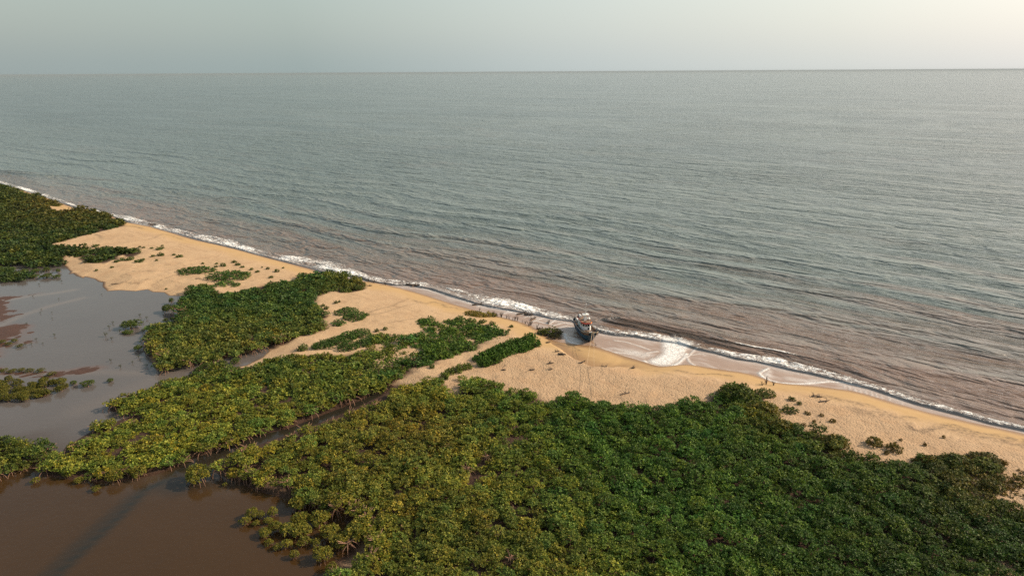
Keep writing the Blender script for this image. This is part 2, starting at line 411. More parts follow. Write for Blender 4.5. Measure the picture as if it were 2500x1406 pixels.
# ------------------------------------------------------------------ mesh helpers
def tag(o, label=None, cat=None, group=None, kind=None):
    if label: o['label'] = label
    if cat: o['category'] = cat
    if group: o['group'] = group
    if kind: o['kind'] = kind
    return o
def np_mesh(name, V, F, mats, midx=None, smooth=False, attrs=None):
    me = bpy.data.meshes.new(name)
    V = np.ascontiguousarray(V, np.float32); F = np.ascontiguousarray(F, np.int32)
    me.vertices.add(len(V)); me.vertices.foreach_set('co', V.ravel())
    k = F.shape[1]
    me.loops.add(F.size); me.loops.foreach_set('vertex_index', F.ravel())
    me.polygons.add(len(F)); me.polygons.foreach_set('loop_start', np.arange(0, F.size, k, dtype=np.int32))
    me.update(calc_edges=True)
    for m in mats: me.materials.append(m)
    if midx is not None: me.polygons.foreach_set('material_index', np.ascontiguousarray(midx, np.int32))
    me.polygons.foreach_set('use_smooth', np.full(len(F), smooth))
    for n, a in (attrs or {}).items():
        if a.ndim == 1:
            at = me.attributes.new(n, 'FLOAT', 'POINT'); at.data.foreach_set('value', np.ascontiguousarray(a, np.float32))
        else:
            at = me.attributes.new(n, 'FLOAT_COLOR', 'POINT')
            c = np.ones((len(a), 4), np.float32); c[:, :3] = a
            at.data.foreach_set('color', c.ravel())
    return me
def new_obj(name, me, parent=None):
    o = bpy.data.objects.new(name, me); col.objects.link(o)
    if parent: o.parent = parent
    return o
def empty(name, loc, rz=0):
    o = bpy.data.objects.new(name, None); col.objects.link(o)
    o.location = loc; o.rotation_euler = (0, 0, rz); o.empty_display_size = 0.5
    return o
def grid_faces(a, b):
    i = np.arange(a - 1)[:, None] * b + np.arange(b - 1)[None, :]
    return np.stack([i, i + b, i + b + 1, i + 1], -1).reshape(-1, 4)

# ------------------------------------------------------------------ ground sheet
def geo(start, stop, first, ratio=1.35):
    out = []; x = start; d = first; sg = 1 if stop > start else -1
    while (stop - x) * sg > 0:
        x += d * sg; d *= ratio; out.append(x)
    return np.array(out)
REDMUD = [[(-300, 725), (0, 725), (25, 735), (45, 742), (28, 758), (42, 772), (20, 792), (-300, 800)], [(-300, 812), (0, 800), (35, 792), (42, 808), (32, 830), (22, 850), (5, 872), (-300, 900)],
          [(-300, 715), (0, 722), (50, 720), (95, 716), (60, 726), (0, 736)], [(-100, 904), (0, 905), (100, 905), (200, 908), (100, 910), (-100, 914)], [(-100, 826), (70, 828), (60, 836), (0, 850), (-100, 852)]]
def ground():
    s = np.concatenate([geo(-700, -60000, 3)[::-1], np.arange(-700, -330, 1.1), np.arange(-330, 60, 0.5), geo(60, 60000, 1.5)])
    w = np.concatenate([geo(-190, -60000, 3)[::-1], np.arange(-190, -75, 1.0), np.arange(-75, 30, 0.45), geo(30, 70, 2)])
    S, Wd = np.meshgrid(s, w, indexing='ij')
    P = xy(S, Wd)
    ws = smooth_f(WS, WW, S)
    d = ws - Wd                               # distance inland of the waterline
    wob = (fbm(S * 0.12, Wd * 0.12) - 0.5)
    near = (S > -760) & (S < 100) & (Wd > -200)
    dl = np.full(S.shape, 50.0)
    dl[near] = sdf(P[near], LAGW)
    far = ~near
    dl[far] = np.where((S[far] < -600) & (Wd[far] < -150), -5, 20)
    dsea = np.clip(d, -30, 200)
    z = np.where(d > 0, 1.5 * (1 - np.exp(-dsea / 7.0)), dsea * 0.09)
    z = z + 0.5 * ss(8, 30, dsea) * (wob * 1.6)
    # scarp cut by the surf beside the boat
    Q = P[near]
    a = dist_line(Q, SCARP)
    ls, lw = sw(SCARP)
    o = np.argsort(ls)
    side = sw(Q)[1] - np.interp(sw(Q)[0], ls[o], lw[o])
    along = ss(ls.min() - 2, ls.min() + 4, sw(Q)[0]) * (1 - ss(ls.max() - 14, ls.max(), sw(Q)[0]))
    jag = (fbm(Q[:, 0] * 0.5, Q[:, 1] * 0.5) - 0.5) * 1.5
    cut = ss(-0.5, 0.5, side + jag) * along * ss(22, 12, side) if False else ss(-0.45, 0.45, side + jag) * along * (1 - ss(2, 16, side))
    zn = z[near]
    zn = zn - np.minimum(cut * 1.0, np.maximum(zn - 0.05, 0))
    z[near] = zn
    # lagoon side
    lz = np.where(dl < 0, np.maximum(dl * 0.18, -0.7), np.minimum(dl * 0.16, 3.0))
    z = np.minimum(z, lz + 0.0)
    mud = np.zeros(S.shape)
    redm = np.zeros(S.shape); rr = np.zeros(len(Q))
    for pts in REDMUD:
        dr = sdf(Q, poly(pts)) + (fbm(Q[:, 0] * .10, Q[:, 1] * .10) - .5) * 14 + (fbm(Q[:, 0] * .5, Q[:, 1] * .5) - .5) * 7
        rr = np.maximum(rr, 1 - ss(-1.5, 2.0, dr)); z[near] = np.where(dr < 12, np.maximum(z[near], np.clip(-dr * 0.03, -.5, .07)), z[near])
    redm[near] = rr
    tram = ss(-150, -95, S + wob * 40) * ss(9, 15, d + wob * 5)
    for k in ('far_left', 'far_left_low', 'middle', 'second', 'left_group', 'front'):
        dd = sdf(Q, CROWN[k])
        edge = {'middle': 1.0, 'front': 0.4, 'far_left': 1.0}.get(k, 1.2)
        mk = 1 - ss(-2.2, edge, dd + (fbm(Q[:, 0] * .4, Q[:, 1] * .4) - .5) * 3)
        mud[near] = np.maximum(mud[near], mk)
    # in the dune part of the second stand the ground between bushes is sand
    px, py, _ = project(np.concatenate([Q, np.zeros((len(Q), 1))], 1))
    sandy = ss(880, 930, px) * (1 - ss(868, 885, py + 0.30 * (px - 1050) * (px < 1200)))
    sandy = np.maximum(sandy, ss(2300, 2420, px) * 0.7)
    mud[near] *= 1 - sandy * (px > 800)
    mud = np.maximum(mud, 0.85 * (1 - ss(0.0, 1.0, dl + wob * 1.2)))
    mud[near] = np.maximum(mud[near], (px > 380) * (px < 960) * (py > 900) * (1 - ss(0, 6, dl[near])))
    mud[near] = np.maximum(mud[near], ((px < 640) & (py > 900)) * 1.0)
    mud[near] = np.maximum(mud[near], 1 - ss(6, 10, dist_line(Q, poly([(470, 1150), (560, 1112), (640, 1080), (710, 1058), (790, 1030), (880, 1000), (935, 972)]))))
    z = z - 0.35 * np.clip(mud, 0, 1) * (z > 0.6)
    bandw = 9 + 5 * (fbm(S * 0.03, S * 0 + 3.3) - 0.5)
    damp = (1 - ss(bandw * 0.55, bandw * 1.35, d + wob * 6)) * 1.0
    pb = 1 - ss(0.0, 1.0, np.abs(d - bandw * 1.0 - 1)) * 1
    wet = 1 - ss(0.0, 3.2, d + wob * 2.0)
    wet = np.maximum(wet, (1 - ss(0.1, 1.3, dl + wob * 1.5)) * 0.8)
    cw = np.zeros(S.shape)
    cw[near] = along * ss(0.2, 0.9, side + jag) * (1 - ss(1.5, 8.5, side + jag * 2)) * 0.75
    wet = np.maximum(wet, cw)
    damp[near] = np.maximum(damp[near], along * ss(-0.2, 0.6, side + jag))
    wrack = np.zeros(len(Q))
    for pts, wd, st in (
        ([(2184, 1026), (2202, 1039), (2220, 1047), (2233, 1058), (2253, 1065), (2267, 1056), (2289, 1053), (2300, 1044), (2328, 1049), (2361, 1058), (2397, 1065), (2440, 1071), (2500, 1085)], 0.7, 1.0),
        ([(2010, 975), (2050, 985), (2091, 995), (2130, 1003), (2184, 1026), (2230, 1030)], 0.9, 0.6),
        ([(2090, 1010), (2130, 1020), (2180, 1030)], 1.3, 0.5),
        ([(2300, 1050), (2360, 1066), (2420, 1080), (2500, 1100)], 1.6, 0.6),
        ([(1440, 908), (1480, 902), (1520, 900), (1560, 905), (1600, 915), (1640, 925)], 0.5, 0.35),
        ([(1650, 912), (1700, 922), (1750, 920), (1790, 925)], 0.4, 0.7),
        ([(1360, 842), (1387, 848), (1420, 857)], 0.35, 0.6),
        ([(1010, 740), (1040, 748), (1060, 742), (1090, 752), (1130, 762), (1180, 770)], 0.6, 0.5),
        ([(225, 565), (250, 570), (280, 560), (330, 556), (350, 562)], 1.0, 0.6),
        ([(370, 590), (400, 575), (450, 588)], 0.7, 0.45), ([(235, 580), (255, 588)], 0.8, 0.7),
        ([(370, 700), (430, 680), (480, 668)], 0.4, 0.55), ([(270, 700), (300, 695), (340, 698), (360, 690)], 0.6, 0.5),
        ([(300, 680), (330, 670), (380, 672)], 0.6, 0.45), ([(905, 770), (960, 755), (1000, 735)], 0.5, 0.4),
        ([(880, 785), (930, 775), (990, 755), (1030, 745)], 0.4, 0.35), ([(950, 800), (1000, 790), (1035, 785)], 0.4, 0.4)):
        wrack = np.maximum(wrack, min(1, st * 1.4) * np.exp(-(dist_line(Q + (fbm(Q[:, 0] * .25, Q[:, 1] * .25, 3)[:, None] - .5) * 2.5, poly(pts)) / (wd * 1.25)) ** 2))
    wk = np.zeros(S.shape); wk[near] = wrack
    z = z + 0.06 * wk
    z = np.where(far & (Wd > -150), np.where(d > 0, 1.2, z), z)
    fx = P.reshape(-1, 2)
    V = np.concatenate([fx, z.reshape(-1, 1)], 1)
    me = np_mesh('sand_ground', V, grid_faces(len(s), len(w)), [MS], smooth=True,
                 attrs=dict(redmud=redm.ravel(), trampled=tram.ravel(), damp=damp.ravel(), wet=np.clip(wet, 0, 1).ravel(), mud=np.clip(mud, 0, 1).ravel(), wrack=wk.ravel()))
    o = new_obj('ground', me); tag(o, 'pale beach sand with dark mangrove mud behind it', None, None, 'structure')
    # sampler of the ground height for things that stand on it
    return s, w, z
GS, GW, GZ = ground()
def gz(x, y):
    P = np.array([x, y]); a, b = float(P @ TV), float(P @ NV - W0)
    i = np.clip(np.searchsorted(GS, a), 1, len(GS) - 1); j = np.clip(np.searchsorted(GW, b), 1, len(GW) - 1)
    return float(GZ[i, j])

# ------------------------------------------------------------------ sea
def sea():
    s = np.concatenate([geo(-720, -50000, 3)[::-1], np.arange(-720, -330, 1.0), np.arange(-330, 60, 0.42), geo(60, 50000, 1.5)])
    w = np.concatenate([np.arange(-34, 44, 0.42), geo(44, 50000, 0.5, 1.05)])
    S, Wd = np.meshgrid(s, w, indexing='ij')
    P = xy(S, Wd)
    ws = smooth_f(WS, WW, S)
    ft = np.interp(S, FTS, FTW); fb = np.interp(S, FBS, FBW)
    dW = Wd - ws
    near = (S > -760) & (S < 100) & (Wd < 60)
    Q = P[near]
    n1 = fbm(S * 0.12, Wd * 0.12); n2 = fbm(S * 0.5 + 9, Wd * 0.5)
    n3 = fbm(S * 0.045 + 31, Wd * 0.0 + 2.0, 3)
    z = np.zeros(S.shape)
    swl = ss(10, 40, dW) * (1 - ss(900, 2500, dW))
    ph = Wd / 27.0 * 2 * pi + 3.0 * fbm(S * 0.006, Wd * 0.006) * 2 * pi
    z += swl * 0.55 * np.sin(ph) * (0.4 + 1.2 * fbm(S * 0.012 + 5, Wd * 0.02))
    # breaking ridge
    rw = smooth_f(RS, RW, S)
    env = ss(RS.min(), RS.min() + 14, S) * (1 - ss(RS.max() - 25, RS.max(), S))
    env2 = env * (0.75 + 0.5 * n3)
    q = Wd - rw
    prof = np.where(q < 0, np.exp(-(q / 2.6) ** 2), np.exp(-(q / 5.5) ** 2))
    z += (1.35 + 1.4 * (1 - ss(-82, -55, S))) * env2 * prof
    rw2 = np.interp(S, R2S, R2W); e2 = ss(R2S.min(), R2S.min() + 30, S) * (1 - ss(R2S.max() - 40, R2S.max(), S))
    q2 = Wd - rw2
    z += 1.6 * e2 * np.where(q2 < 0, np.exp(-(q2 / 4.0) ** 2), np.exp(-(q2 / 8) ** 2))
    # foam line
    mid = (ft + fb) / 2; hw = np.maximum((ft - fb) / 2, 1.2)
    t = (Wd - mid) / hw
    fo = np.clip(1.15 - np.abs(t) ** 2.2 * 0.75, 0, 1) * (np.abs(t) < 1.6)
    lo = fbm(S * 0.07 + 3, Wd * 0.15)
    fo = fo * np.clip(0.30 + 0.62 * n1 + 0.55 * (lo - .35), 0.15, 1)
    trail = np.where(t > 0.6, np.exp(-(Wd - ft) / 5.0), 0) * 0.42 * (np.abs(Wd - ft) < 25) * (n3 + 0.3)
    left = 1 - ss(RS.min() - 5, RS.min() + 5, S)
    fo = np.maximum(fo, trail * (0.25 + 0.75 * left))
    # thin laces in the wash between surf line and sand
    wash = (Wd < mid) & (dW > -1)
    lace = np.exp(-((dW - 0.3) / 0.35) ** 2) * 0.55
    fo = np.where(wash, np.maximum(fo, lace * (0.4 + n1)), fo)
    f = fo[near]; fv = np.zeros(len(Q))
    def addpoly(pts, val, soft=1.0):
        nonlocal f
        d = sdf(Q, poly(pts)) + (fbm(Q[:, 0] * 0.35, Q[:, 1] * 0.35) - 0.5) * 2.2; f = np.maximum(f, val * (1 - ss(-soft, soft * 0.4, d)))
    def veilpoly(pts, val, soft):
        nonlocal fv
        d = sdf(Q, poly(pts)); fv = np.maximum(fv, val * (1 - ss(-soft, 0.3, d)))
    def veilline(pts, wd, val):
        nonlocal fv
        fv = np.maximum(fv, val * np.exp(-(dist_line(Q, poly(pts)) / wd) ** 2))
    def addline(pts, wd, val):
        nonlocal f
        f = np.maximum(f, val * np.exp(-(dist_line(Q, poly(pts)) / wd) ** 2))
    TNG = [(1573, 881), (1580, 886), (1590, 890), (1608, 894), (1625, 896), (1640, 893), (1655, 887), (1668, 876), (1676, 863), (1690, 850), (1702, 838), (1650, 824), (1600, 818), (1606, 835), (1611, 850), (1610, 862), (1600, 869), (1585, 874)]
    veilpoly(TNG, 1.0, 2.5); addpoly(TNG, 0.55, 1.0)
    veilline([(1573, 881), (1580, 887), (1590, 890), (1608, 894), (1625, 896), (1640, 893), (1655, 887), (1668, 876), (1676, 863)], 0.55, 1.0)
    addpoly([(1260, 765), (1300, 768), (1350, 780), (1398, 788), (1398, 812), (1388, 830), (1372, 812), (1340, 795), (1300, 785)], 0.42, 1.5)
    addpoly([(1378, 818), (1400, 790), (1412, 800), (1425, 822), (1430, 838), (1400, 839), (1384, 832)], 0.50, 1.0)
    veilpoly([(1384, 822), (1395, 822), (1420, 826), (1430, 838), (1400, 839), (1386, 832)], 0.55, 1.5)
    veilline([(1379, 815), (1381, 824), (1388, 833), (1400, 838), (1412, 839)], 0.45, 1.0)
    veilpoly([(1500, 846), (1560, 852), (1600, 862), (1608, 870), (1572, 880), (1545, 873), (1500, 858), (1470, 848)], 0.50, 3.0)
    veilline([(1500, 831), (1525, 834), (1562, 845), (1585, 854)], 0.35, 0.65)
    veilline([(1500, 860), (1540, 864), (1575, 862), (1605, 858)], 0.5, 0.6)
    veilline([(1673, 835), (1673, 850), (1665, 866), (1650, 880)], 0.5, 0.9)
    veilline([(1702, 848), (1688, 862), (1677, 872), (1684, 884), (1698, 893), (1720, 898)], 0.35, 0.8)
    veilline([(1687, 867), (1710, 863), (1745, 866), (1790, 878)], 0.35, 0.45)
    veilpoly([(1745, 862), (1800, 874), (1850, 886), (1880, 892), (1860, 898), (1800, 886), (1740, 874)], 0.35, 2.5)
    veilpoly([(1860, 922), (1856, 912), (1872, 898), (1888, 903), (1888, 922), (1875, 926)], 0.60, 2.0)
    veilline([(1875, 899), (1862, 906), (1854, 911), (1862, 920), (1880, 929), (1905, 935), (1940, 937), (1975, 936), (2025, 931), (2062, 934), (2100, 943)], 0.5, 0.95)
    veilline([(1925, 925), (1975, 931), (2030, 926), (2080, 932)], 1.2, 0.35)
    addline([(1890, 903), (1925, 907), (1975, 918), (2030, 926), (2070, 935)], 0.9, 0.5)
    for px0 in (2060, 2072, 2085, 2098, 2112, 2126, 2138, 2150, 2170, 2200):
        veilline([(px0, 938 + (px0 - 2060) * .27), (px0 + 3, 948 + (px0 - 2060) * .27)], 0.3, 0.4)
    addline([(1030, 703), (1100, 722), (1150, 740), (1175, 747), (1215, 752), (1260, 766)], 0.5, 0.7)
    veilline([(1030, 705), (1100, 724), (1150, 742), (1185, 751), (1230, 757), (1275, 768)], 0.3, 0.8)
    for pts in ([(1160, 745), (1190, 746), (1220, 755), (1262, 760)], [(1200, 752), (1240, 750), (1275, 756)], [(1230, 765), (1262, 758), (1300, 760)], [(1280, 775), (1310, 765), (1350, 770)], [(1300, 785), (1330, 775), (1370, 780)],
                [(1305, 782), (1325, 788), (1345, 792)], [(1342, 790), (1360, 778), (1385, 782)], [(1350, 795), (1375, 788), (1398, 792)], [(1360, 802), (1380, 796), (1400, 800)], [(1280, 768), (1300, 776), (1320, 780)]):
        veilline(pts, 0.35, 0.75)
    veilline([(1470, 850), (1515, 866), (1550, 876), (1575, 884)], 0.35, 0.45)
    fo[near] = f; veil = np.zeros(S.shape); veil[near] = fv
    veil = np.maximum(veil, 0.42 * ss(4.5, 0, np.abs(Wd - fb)) * (Wd < mid) * (0.4 + n1) if False else 0.40 * (1 - ss(0, 4.5, np.abs(Wd - fb))) * (Wd < mid) * (0.3 + n1))
    # crest lip of the breaking wave
    lip = env * np.exp(-((q + 0.2) / 0.4) ** 2) * 0.8 * ss(.40, .62, fbm(S * .09 + 40, S * 0))
    fo = np.maximum(fo, lip * (0.25 + 0.75 * ss(0.45, 0.7, n3) + 0.3 * ss(-105, -60, S)))
    # white water heaps up
    z += 0.40 * ss(0.45, 0.9, fo) * (np.abs(t) < 1.0) * (0.3 + n2)
    z += 0.22 * (fbm(S * 0.9, Wd * 0.9 + 7) - 0.5) * ss(0.3, 0.8, fo) * (np.abs(t) < 1.1)
    shallow = np.clip(1 - ss(-0.4, 0.5, (Wd - fb) / 3.0), 0, 1)
    silt = 1 - np.clip((dW + 10) / np.interp(S, [-650, -350, -100, 20], [75, 125, 175, 210]), 0, 1) ** 0.8
    z = np.where(dW < 0, 0, z * ss(0, 2.5, dW))
    dark = 0.8 * ss(0.05, -0.75, 0) if False else 0.85 * ss(0.0, 0.75, -P[..., 0] / np.maximum(P[..., 1], 50) + 0.15 * (n3 - .5)) * ss(60, 500, dW)  # painted shading of the sea, growing with bearing left of the camera
    V = np.concatenate([P.reshape(-1, 2), z.reshape(-1, 1)], 1)
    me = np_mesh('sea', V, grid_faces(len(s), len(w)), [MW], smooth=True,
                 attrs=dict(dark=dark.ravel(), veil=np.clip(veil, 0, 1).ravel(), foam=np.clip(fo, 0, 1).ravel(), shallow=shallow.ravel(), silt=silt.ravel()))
    o = new_obj('sea', me); tag(o, 'grey green sea with brown silty water and surf along the beach', None, None, 'structure')
sea()

# ------------------------------------------------------------------ lagoon
def lagoon():
    s = np.concatenate([geo(-700, -3000, 10)[::-1], np.arange(-700, -20, 1.3), geo(-20, 300, 5)])
    w = np.concatenate([geo(-195, -2500, 6)[::-1], np.arange(-195, -14, 1.0)])
    S, Wd = np.meshgrid(s, w, indexing='ij')
    P = xy(S, Wd)
    Q = P.reshape(-1, 2)
    nz = (fbm(Q[:, 0] * 0.1, Q[:, 1] * 0.1) - 0.5)
    red = np.zeros(len(Q)); pale = np.zeros(len(Q)); deep = np.zeros(len(Q))
    for pts in REDMUD:
        red = np.maximum(red, 0.85 * (1 - ss(-4, 3, sdf(Q, poly(pts)) + nz * 14)))
    for pts, wd, st in (([(-60, 815), (0, 795), (60, 768), (120, 748), (200, 728)], 1.6, 0.55), ([(-60, 745), (0, 736), (60, 725), (130, 716), (180, 708)], 1.6, 0.6),
                        ([(-50, 925), (100, 912), (250, 908), (350, 912)], 2.0, 0.3), ([(200, 1000), (280, 970), (420, 910)], 4.0, 0.2)):
        pale = np.maximum(pale, st * np.exp(-(dist_line(Q, poly(pts)) / wd) ** 2))
    chan = poly([(60, 1430), (150, 1350), (240, 1270), (320, 1205), (360, 1180), (385, 1178), (300, 1255), (215, 1340), (130, 1430)])
    deep = 0.50 * (1 - ss(-1.2, 0.8, sdf(Q, chan) + nz * 1.5))
    deep = np.maximum(deep, 0.9 * np.exp(-(dist_line(Q, poly([(110, 1430), (200, 1345), (290, 1262), (350, 1200), (395, 1175), (470, 1130)])) / 1.0) ** 2))
    deep = np.maximum(deep, 0.55 * (1 - ss(-3, 2, sdf(Q, poly([(350, 1200), (430, 1140), (520, 1095), (520, 1130), (560, 1180), (430, 1210)])))))
    px, py, _ = project(np.concatenate([Q, np.zeros((len(Q), 1))], 1))
    grey = 1 - ss(1000, 1180, py + nz * 80 - 0.1 * px); grey = np.where(Q[:, 1] < 60, 0, grey)  # mask of the painted sky reflection
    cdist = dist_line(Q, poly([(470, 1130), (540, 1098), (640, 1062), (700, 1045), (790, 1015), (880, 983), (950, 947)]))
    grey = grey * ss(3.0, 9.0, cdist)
    deep = np.maximum(deep, 0.8 * (1 - ss(1.5, 6.0, cdist)))
    V = np.concatenate([Q, np.zeros((len(Q), 1)) + 0.0], 1)
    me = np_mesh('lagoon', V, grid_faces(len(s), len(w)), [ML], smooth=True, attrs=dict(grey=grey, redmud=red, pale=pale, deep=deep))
    o = new_obj('lagoon', me); tag(o, 'calm brown lagoon water behind the beach', None, None, 'structure')
lagoon()

# ------------------------------------------------------------------ plants
def rosettes(n, Rr, H, z0, k, leaf, seed, lobes=5, inner=0.25, up=0.5, droop=0.0, flat=1.0):
    """leafy crown: n rosettes of k leaves on and inside an uneven dome"""
    g = np.random.default_rng(seed)
    th = g.random(n) * 2 * pi
    cz = g.random(n) ** 0.8 * 1.12 - 0.12
    rr = np.sqrt(np.clip(1 - cz ** 2, 0, 1))
    d = np.stack([rr * np.cos(th), rr * np.sin(th), cz], 1)
    la = g.normal(size=(lobes, 3)); la[:, 2] = np.abs(la[:, 2]) * 0.8; la /= np.linalg.norm(la, axis=1)[:, None]
    lob = np.max(np.exp(-4.5 * (1 - d @ la.T)), axis=1)
    rad = (0.70 + 0.42 * lob) * (0.9 + 0.16 * g.random(n))
    ins = g.random(n) < inner
    rad[ins] *= 0.45 + 0.4 * g.random(ins.sum())
    c = d * rad[:, None] * np.array([Rr, Rr, H]); c[:, 2] += z0
    # leaves
    nd = d * np.array([1, 1, Rr / H]); nd /= np.linalg.norm(nd, axis=1)[:, None]
    nd[:, 2] += up; nd /= np.linalg.norm(nd, axis=1)[:, None]
    C = np.repeat(c, k, 0); ND = np.repeat(nd, k, 0)
    N = n * k
    rv = g.normal(size=(N, 3)); rv /= np.linalg.norm(rv, axis=1)[:, None]
    ld = ND * 0.30 + rv * 1.0; ld[:, 2] -= droop; ld /= np.linalg.norm(ld, axis=1)[:, None]
    side = np.cross(ld, ND + 0.28 * g.normal(size=(N, 3))); side /= np.linalg.norm(side, axis=1)[:, None] + 1e-9
    l = leaf * (0.7 + 0.6 * g.random(N)); wd = l * 0.27
    base = C + ld * (l * 0.1)[:, None]
    tip = C + ld * l[:, None]; mid = (base + tip) / 2 + ND * (l * 0.06)[:, None]
    V = np.stack([base, mid + side * wd[:, None], tip, mid - side * wd[:, None]], 1).reshape(-1, 3)
    F = np.arange(N * 4).reshape(-1, 4)
    bright = np.repeat(0.78 + 0.44 * g.random(n), k) * (0.82 + 0.36 * g.random(N))
    hue = np.repeat(g.random(n), k) * 0.7 + g.random(N) * 0.3
    return V, F, np.repeat(bright, 4), np.repeat(hue, 4)
def tube(pts, r0, r1, sides=4):
    pts = np.asarray(pts, float); n = len(pts)
    tg = np.gradient(pts, axis=0); tg /= np.linalg.norm(tg, axis=1)[:, None] + 1e-9
    ref = np.array([0.31, 0.17, 0.93]); a = np.cross(tg, ref); a /= np.linalg.norm(a, axis=1)[:, None] + 1e-9
    b = np.cross(tg, a)
    r = np.linspace(r0, r1, n)[:, None, None]
    an = np.arange(sides) / sides * 2 * pi
    ring = a[:, None] * np.cos(an)[None, :, None] + b[:, None] * np.sin(an)[None, :, None]
    V = (pts[:, None] + ring * r).reshape(-1, 3)
    F = []
    for i in range(n - 1):
        for j in range(sides):
            k = (j + 1) % sides
            F.append((i * sides + j, i * sides + k, (i + 1) * sides + k, (i + 1) * sides + j))
    if sides == 4:
        F.append((0, 1, 2, 3)); F.append(tuple((n - 1) * 4 + q for q in (3, 2, 1, 0)))
    return V, np.array(F)
def join(parts):
    V = []; F = []; o = 0
    for v, f in parts:
        V.append(v); F.append(f + o); o += len(v)
    return np.concatenate(V), np.concatenate(F)
def roots(seed, Rr, z0, n=12, thick=0.05, spread=1.0):
    """leaning trunks carried by arching stilt roots, limbs fanning into the crown"""
    g = random.Random(seed); P = []
    P.append(tube([(0, 0, z0 * 0.35), (0.1, 0, z0 * 0.8), (0.05, 0.1, z0 + 0.12)], thick * 2.4, thick * 1.4))
    for i in range(n):
        a = i / n * 2 * pi + g.uniform(-.3, .3)
        rad = Rr * spread * g.uniform(0.45, 1.0); h = z0 * g.uniform(0.6, 1.15)
        pts = []
        for t in (0, 0.3, 0.6, 0.85, 1.0):
            rr = rad * (1 - (1 - t) ** 1.6) if t < 1 else rad
            zz = h * (1 - t ** 2.2) - (0.15 if t == 1 else 0)
            pts.append((cos(a) * rr, sin(a) * rr, zz))
        P.append(tube(pts, thick * 1.1, thick * 0.7))
    for i in range(5):
        a = g.uniform(0, 2 * pi); l = Rr * g.uniform(.45, .8)
        P.append(tube([(0, 0, z0 * .8), (cos(a) * l * .5, sin(a) * l * .5, z0 * 1.05), (cos(a) * l, sin(a) * l, z0 * 1.05 + .16)], thick * 1.4, thick * .6))
    return join(P)

Y0 = np.array([0.050, 0.092, 0.016]); Y1 = np.array([0.262, 0.248, 0.044])
def leaf_color(bright, hue):
    return (Y0 + (Y1 - Y0) * (hue ** 1.3)[:, None]) * bright[:, None]
def crown_mesh(name, *a, **k):
    V, F, b, h = rosettes(*a, **k)
    return np_mesh(name, V, F, [MF], attrs=dict(tint=leaf_color(b, h)))

# zone colour (object colour multiplies the leaf colour)
def zone(px, py, kind):
    """species and growth differ across the swamp: yellowing stands, deep green stands, olive scrub; vignette shade tinted in at right"""
    def blob(cx, cy, rx, ry): return math.exp(-(((px - cx) / rx) ** 2 + ((py - cy) / ry) ** 2))
    c = np.array([1.0, 1.0, 1.0])
    def mix(t, w):
        nonlocal c
        c = c * (1 - w) + np.array(t) * w
    if kind == 'front':
        mix((1.5, 1.45, 1.15), 1)
        g = min(1, max(0, (px - 1150 + (1150 - py) * 0.7) / 350))
        mix((0.62, 0.98, 0.72), g)
        d = min(1, max(0, (px - 1700) / 600)); mix((0.42, 0.62, 0.55), d)  # darker green species to the right, with vignette darkening painted into the tint
        mix((1.6, 1.15, 1.0), 0.9 * blob(990, 1060, 150, 70))
        mix((1.35, 1.1, 0.9), 0.7 * blob(850, 1180, 260, 150))
        mix((0.95, 0.85, 0.8), 0.7 * blob(1150, 1330, 260, 130))
        mix((1.1, 0.9, 0.8), 0.95 * blob(1890, 990, 75, 60)); mix((1.0, 0.85, 0.8), 0.9 * blob(2030, 1070, 60, 50))
        mix((1.0, 0.75, 0.9), 0.8 * blob(2420, 1170, 170, 70))
    elif kind == 'second':
        mix((1.1, 1.1, 0.9), 1)
        mix((1.8, 1.65, 1.2), 0.85 * blob(450, 1080, 350, 120)); mix((0.62, 0.92, 0.75), min(1, max(0, (px - 850) / 200)))
        mix((0.62, 0.9, 0.9), 0.6 * blob(640, 900, 250, 25))
    elif kind == 'middle':
        mix((0.50, 0.75, 0.8), min(1, max(0, (810 - py) / 60))); mix((1.0, 0.85, 0.7), 0.9 * blob(860, 690, 70, 30))
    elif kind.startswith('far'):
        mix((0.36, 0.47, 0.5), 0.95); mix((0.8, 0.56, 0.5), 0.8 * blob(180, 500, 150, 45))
    elif kind == 'scrub':
        mix((0.85, 0.58, 0.7), 0.95)
    elif kind == 'left_group':
        mix((0.75, 0.85, 0.8), 1)
    return c

